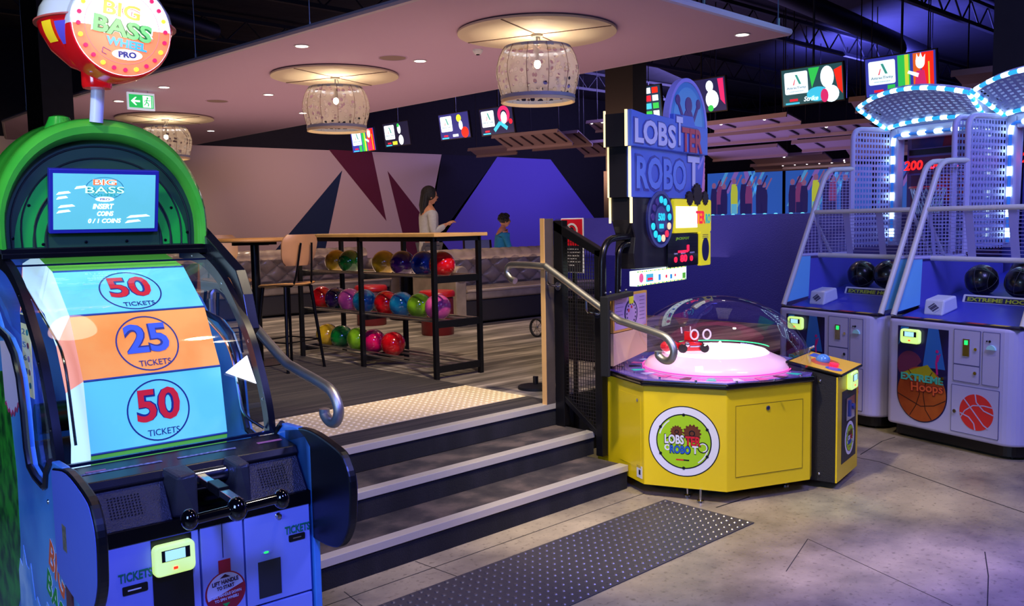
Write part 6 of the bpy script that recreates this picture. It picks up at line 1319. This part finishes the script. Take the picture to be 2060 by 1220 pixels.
# ================================================================== MONITORS OVER THE LANES
MW, MH = 1.10, .60; ti = R(8)
mpl = [(21.0, 4.02, 0), (19.45, 4.06, 1), (17.08, 4.06, 2), (15.55, 4.04, 3), (11.38, 3.99, 4), (9.92, 3.96, 5), (7.67, 3.90, 6), (6.18, 3.88, 0)]
mlab = ['leftmost in the row, striped green and red', 'second from left, dark with a white figure', 'third from left, blue with an orange shape', 'fourth from left, dark with a pink ring', 'showing a red and white score table', 'half hidden behind the lobster sign', 'with green and red swirls, right of the lobster sign', 'rightmost, green and red curtain stripes above the near hoop machine']
for i, (y, z, v) in enumerate(mpl):
    t = thing('lane_monitor', 'hanging lane monitor '+mlab[i], 'monitor', (14.4, y, z), R(-90), 'monitors hanging over the bowling lanes')
    pm = PL((0, 0, 0), (1, 0, 0), (0, -math.sin(ti), math.cos(ti)))
    b = MB(); pm.rect(b, -MW/2-.02, -MH/2-.02, MW/2+.02, MH/2+.02, -.06, -.004); obj('case', b, black, t)
    b = MB(); b.cyl((0, .05, .25), (0, .05, 6.4-z), .02, n=8); obj('hanger', b, black, t)
    bgc = [(0, '#3038a0'), (1, '#181830'), (2, '#2a2c70'), (3, '#1a1c40'), (4, '#10304a'), (5, '#20204a'), (6, '#204a50')][v][1]
    b = MB(); b.m = 0; pm.rect(b, -MW/2, -MH/2, MW/2, MH/2, -.004, 0)
    if v != 4:
        b.m = 1; pm.rect(b, -.50, -.12, -.07, .25, 0, .002, .03); b.m = 2; pm.poly(b, [(-.30, .20), (-.26, .20), (-.19, .04), (-.23, .04)], .002, .004); b.m = 3; pm.poly(b, [(-.31, .12), (-.295, .13), (-.325, .03), (-.345, .03)], .002, .004); b.m = 4; pm.text(b, 'AttracTivity', -.285, -.02, .05, .36, .003, .01); pm.text(b, 'entertainment', -.285, -.075, .02, .26, .003)
        b.m = 3; pm.rect(b, -.42, -.24, -.27, -.20, 0, .002); b.m = 5; pm.rect(b, -.5, -.29, -.24, -.26, 0, .002)
    if v == 0:
        for x0_, x1_, mi in ((-.03, .16, 6), (.08, .14, 7), (.21, .32, 8), (.34, .52, 9), (-.2, -.08, 6)):
            b.m = mi; pm.rect(b, x0_, -.30 if x0_ > -.1 else -.3, x1_, .29 if x0_ > -.1 else -.14, 0, .001+.0003*mi)
        b.m = 1; pm.disc(b, .32, .14, .07, .004, .006, 16, sy=1.3); pm.poly(b, [(.25, .16), (.27, .28), (.30, .20), (.33, .29), (.36, .2), (.40, .26), (.39, .15)], .004, .006); pm.poly(b, [(.14, .04), (.30, -.02), (.28, -.08), (.12, 0)], .004, .006); b.m = 10; pm.poly(b, [(.26, .02), (.38, .02), (.42, -.28), (.22, -.28)], .004, .006); b.m = 7; pm.rect(b, .44, -.28, .46, .14, .004, .006)
    elif v == 1:
        b.m = 1; pm.disc(b, .14, .12, .07, 0, .002, 16, sy=1.7); pm.disc(b, .18, -.16, .10, 0, .002, 18, sy=1.3); b.m = 6; pm.disc(b, .12, .22, .05, .002, .003, 14); b.m = 7; pm.rect(b, -.2, -.27, .0, -.18, 0, .002)
    elif v == 2:
        b.m = 7; pm.disc(b, .20, .17, .09, 0, .002, 18); b.m = 1; pm.disc(b, .25, .0, .07, .0, .002, 16, sy=1.6); b.m = 9; pm.disc(b, .38, -.18, .13, 0, .003, 24); b.m = 1; pm.rect(b, -.08, -.26, .12, -.20, 0, .003)
    elif v == 3:
        b.m = 10; pm.ring(b, .26, .12, .11, .20, 0, .002, 28); b.m = 1; pm.disc(b, .26, .05, .10, .002, .003, 18, sy=1.4); b.m = 5; pm.line(b, [(-.1, -.22), (.12, -.05), (.34, -.2)], .09, 0, .002); b.m = 3; pm.disc(b, .47, -.05, .06, 0, .002, 14)
    elif v == 4:
        for r_ in range(4):
            for c__ in range(6): b.m = (3, 1, 3, 1, 1, 9)[(r_*2+c__) % 6] if r_ < 2 else (5, 6, 1, 4, 1, 10)[(r_+c__) % 6]; pm.rect(b, -.52+.175*c__, .27-.15*r_-.11, -.52+.175*c__+.14, .27-.15*r_, 0, .002)
    elif v == 5:
        b.m = 1; pm.disc(b, .22, .16, .08, 0, .002, 16, sy=1.3); pm.disc(b, .26, -.08, .14, 0, .002, 18, sy=1.2); b.m = 10; pm.poly(b, [(.40, .28), (.52, .28), (.53, -.2), (.44, -.1)], 0, .003); b.m = 6; pm.disc(b, .22, -.24, .06, .002, .003, 12)
    elif v == 6:
        b.m = 6; pm.poly(b, [(-.05, .28), (.15, .28), (.0, -.05)], 0, .001); b.m = 9; pm.poly(b, [(.40, .20), (.54, .25), (.54, -.2), (.46, -.1)], 0, .001); b.m = 5; pm.disc(b, .10, -.16, .20, 0, .001, 20, sy=.6); b.m = 1; pm.disc(b, .28, .10, .12, .001, .002, 20, sy=1.5); pm.disc(b, .34, -.18, .14, .001, .0025, 16); b.m = 10; pm.disc(b, .22, -.20, .07, .002, .003, 14, sy=1.6); b.m = 1; pm.text(b, 'Strike', -.02, -.22, .08, .26, .004, .02, shear=.3)
    base_ = M('mon_bg%d' % v, bgc, .3, em=1.0)
    pal = [base_, M('mon_white', '#e0f8ff', .3, em=1.2), M('mon_teal', '#3aa090', .3, em=.8), M('mon_red', '#e02038', .3, em=1), M('mon_slate', '#3a6a88', .3, em=.7), M('mon_cyan', '#38c0e0', .3, em=1), M('mon_green', '#2cc050', .3, em=1), M('mon_yellow', '#c8d838', .3, em=1), M('mon_orange', '#e06020', .3, em=1), M('mon_scarlet', '#f02818', .3, em=1), M('mon_magenta', '#d02868', .3, em=1)]
    obj('display', b, pal, t, weld=False)
# video masks over the pins
for i, (ya, yb) in enumerate(((22.42, 18.86), (18.72, 15.2), (15.0, 11.5))):
    t = thing('video_screen', ['large video screen of dancing people at the lane end, left of the black divider', 'large video screen of dancing people at the lane end, right of the black divider', 'large video screen at the lane end seen through the hoop machine cage'][i], 'screen', (33.1, (ya+yb)/2, 2.75), R(-90), 'video screens over the pins')
    hw_ = (ya-yb)/2; pm = PL((0, 0, 0), (1, 0, 0), (0, 0, 1)); b = MB(); pm.rect(b, -hw_-.03, -.95, hw_+.03, .93, -.1, -.002); obj('case', b, black, t)
    b = MB(); b.m = 0; pm.rect(b, -hw_, -.92, hw_, .88, -.002, 0)
    b.m = 1
    for x, dx, w_ in ((-.9, .5, .16), (.2, -.35, .14), (.5, .55, .10), (.9, .5, .12)): pm.poly(b, [(x, .88), (x+w_, .88), (x-dx*1.6+w_, -.6), (x-dx*1.6, -.6)], 0, .002)
    b.m = 2
    for x, dx, w_ in ((-.45, .5, .22), (.0, -.2, .2), (.85, .4, .15)): pm.poly(b, [(x, .88), (x+w_, .88), (x-dx+w_, .0), (x-dx, .0)], 0, .0015)
    for k, (x, hgt, mi) in enumerate(((-1.45, .35, 3), (-1.15, .45, 4), (-.95, .3, 3), (-.45, .50, 5), (.0, .48, 3), (.25, .40, 4), (.75, .42, 3), (.95, .3, 3))):
        b.m = mi; pm.poly(b, [(x-.16, -.85), (x+.16, -.85), (x+.17, hgt-.45), (x+.12, hgt-.12), (x-.12, hgt-.12), (x-.17, hgt-.5)], .002, .004+.0003*k); b.m = 6; pm.disc(b, x, hgt, .10, .004, .008, 16, sy=1.2)
        b.m = 6 if k % 2 else mi; pm.line(b, [(x+.1, hgt-.2), (x+.35, hgt+.25)], .06, .004, .009)
        b.m = 7 if mi == 5 else 3; pm.rect(b, x-.14, -.88, x+.14, -.45, .005, .010)
    b.m = 8
    for k in range(7): pm.disc(b, -1.5+.5*k, -.90, .09, .01, .012, 14, sy=.4)
    obj('picture', b, [M('vid_bg', '#2c58b0', .4, em=.8), M('vid_cyan', '#4a90c8', .4, em=.8), M('vid_mauve', '#7a5aa8', .4, em=.8), M('vid_dark', '#28225a', .4, em=.7), M('vid_plum', '#7a3a70', .4, em=.7), M('vid_yellow', '#a8b03a', .4, em=.9), M('vid_skin', '#8a5a80', .4, em=.7), M('vid_pale', '#5aa8c8', .4, em=.8), M('vid_glow', '#70e0f8', .4, em=1.2)], t, weld=False)

# reflectors: white trays slung under the roof over the lanes
trm = M('tray_white', '#a08c90', .7); dotm = M('tray_lamp', '#fff4ff', .3, em=10)
def tray(x, y, z, L_, Wt, rz, tilt, slots, lamps, lab):
    t = thing('light_reflector', lab, 'ceiling reflector', (x, y, z), rz, 'pale reflector trays hung over the lanes')
    t.rotation_euler = (tilt, 0, rz); b = MB(); b.box((-L_/2, -Wt/2, 0), (L_/2, Wt/2, .03)); b.box((-L_/2, -Wt/2, -.07), (L_/2, -Wt/2+.03, 0)); b.box((-L_/2, Wt/2-.03, -.07), (L_/2, Wt/2, 0)); tr_ = obj('tray', b, trm, t)
    for k in range(slots): b = MB(); xx = -L_/2+L_*(k+.5)/slots; b.prism([(xx-.02, -Wt*.35, -.004), (xx+.02, -Wt*.35, -.004), (xx+.10, Wt*.3, -.004), (xx+.06, Wt*.3, -.004)], (0, 0, -.03)); obj('baffle', b, M('tray_slot', '#3a2c3c', .8), tr_)
    for k in range(lamps): b = MB(); xx = -L_/2+L_*(k+.5)/lamps; b.ball((xx, -Wt*.42, -.03), .045, 10, 8); obj('lamp', b, dotm, tr_)
    H2 = 6.45-z
    for sx in (-1, 1): b = MB(); b.cyl((sx*L_*.4, 0, .02), (sx*L_*.4, H2*math.sin(tilt), H2*math.cos(tilt)), .012, n=6); obj('hanger_rod', b, black, t)
TR = [(19.8, 21.6, 4.0, 1.7, .5, 0, 'with bare edge, beside the second monitor from left'), (18, 18.0, 3.98, 2.3, .8, 6, 'with slots, under the third monitor from left'), (20.5, 19.5, 4.2, 2.3, .9, 5, 'with slots, right of the fourth monitor'),
      (22, 18.6, 4.0, 2.3, .9, 6, 'with slots, lower one left of the black column'), (21, 17.2, 4.55, 2.2, .6, 6, 'with a row of lamps, upper one left of the black column'), (26, 20.4, 4.05, 1.6, .7, 4, 'small, lowest left of the black column')]
for k, (x, y, z, L_, Wt, sl, l) in enumerate(TR): tray(x, y, z, L_, Wt, R(-82), R(-24), sl, 6 if k == 4 else 0, 'pale reflector tray '+l)
TR2 = [(17.2, 10.6, 3.72, 2.4, 1.0, 2, 2, 'nearest right of the lobster sign, two lamps'), (19, 11.8, 3.62, 2.6, 1.0, 2, 0, 'second row right of the lobster sign'), (21.5, 13.4, 3.45, 2.6, 1.0, 0, 0, 'dim one low right of the lobster sign'), (18.3, 9.3, 3.55, 2.3, 1.0, 6, 1, 'ribbed, under the Strike monitor'),
       (23.5, 13.2, 3.35, 2.6, 1.0, 0, 1, 'lower left of the six lamp tray'), (24.5, 12.9, 3.22, 2.4, .8, 0, 6, 'lowest, with six bright lamps'), (20.5, 10.2, 3.42, 2.4, 1.0, 2, 0, 'dim one below the ribbed tray'), (22, 9.6, 3.30, 2.4, .9, 0, 2, 'low one left of the hoop machine cage'),
       (19.5, 7.1, 3.55, 1.8, .9, 3, 1, 'beside the far hoop machine hood'), (16.5, 7.2, 3.75, 1.6, .8, 0, 0, 'peach lit, between the two right monitors'), (15.5, 4.9, 3.85, 1.8, 1.0, 1, 0, 'peach lit, right of the rightmost monitor'), (26, 14.6, 3.3, 2.6, .8, 0, 0, 'farthest and lowest behind the lobster sign')]
for k, (x, y, z, L_, Wt, sl, lm, l) in enumerate(TR2): tray(x, y, z, L_*.9, Wt*.6, R(-86+(k*7) % 13-6), R(-12-(k*5) % 12), sl, lm, 'pale reflector tray '+l)
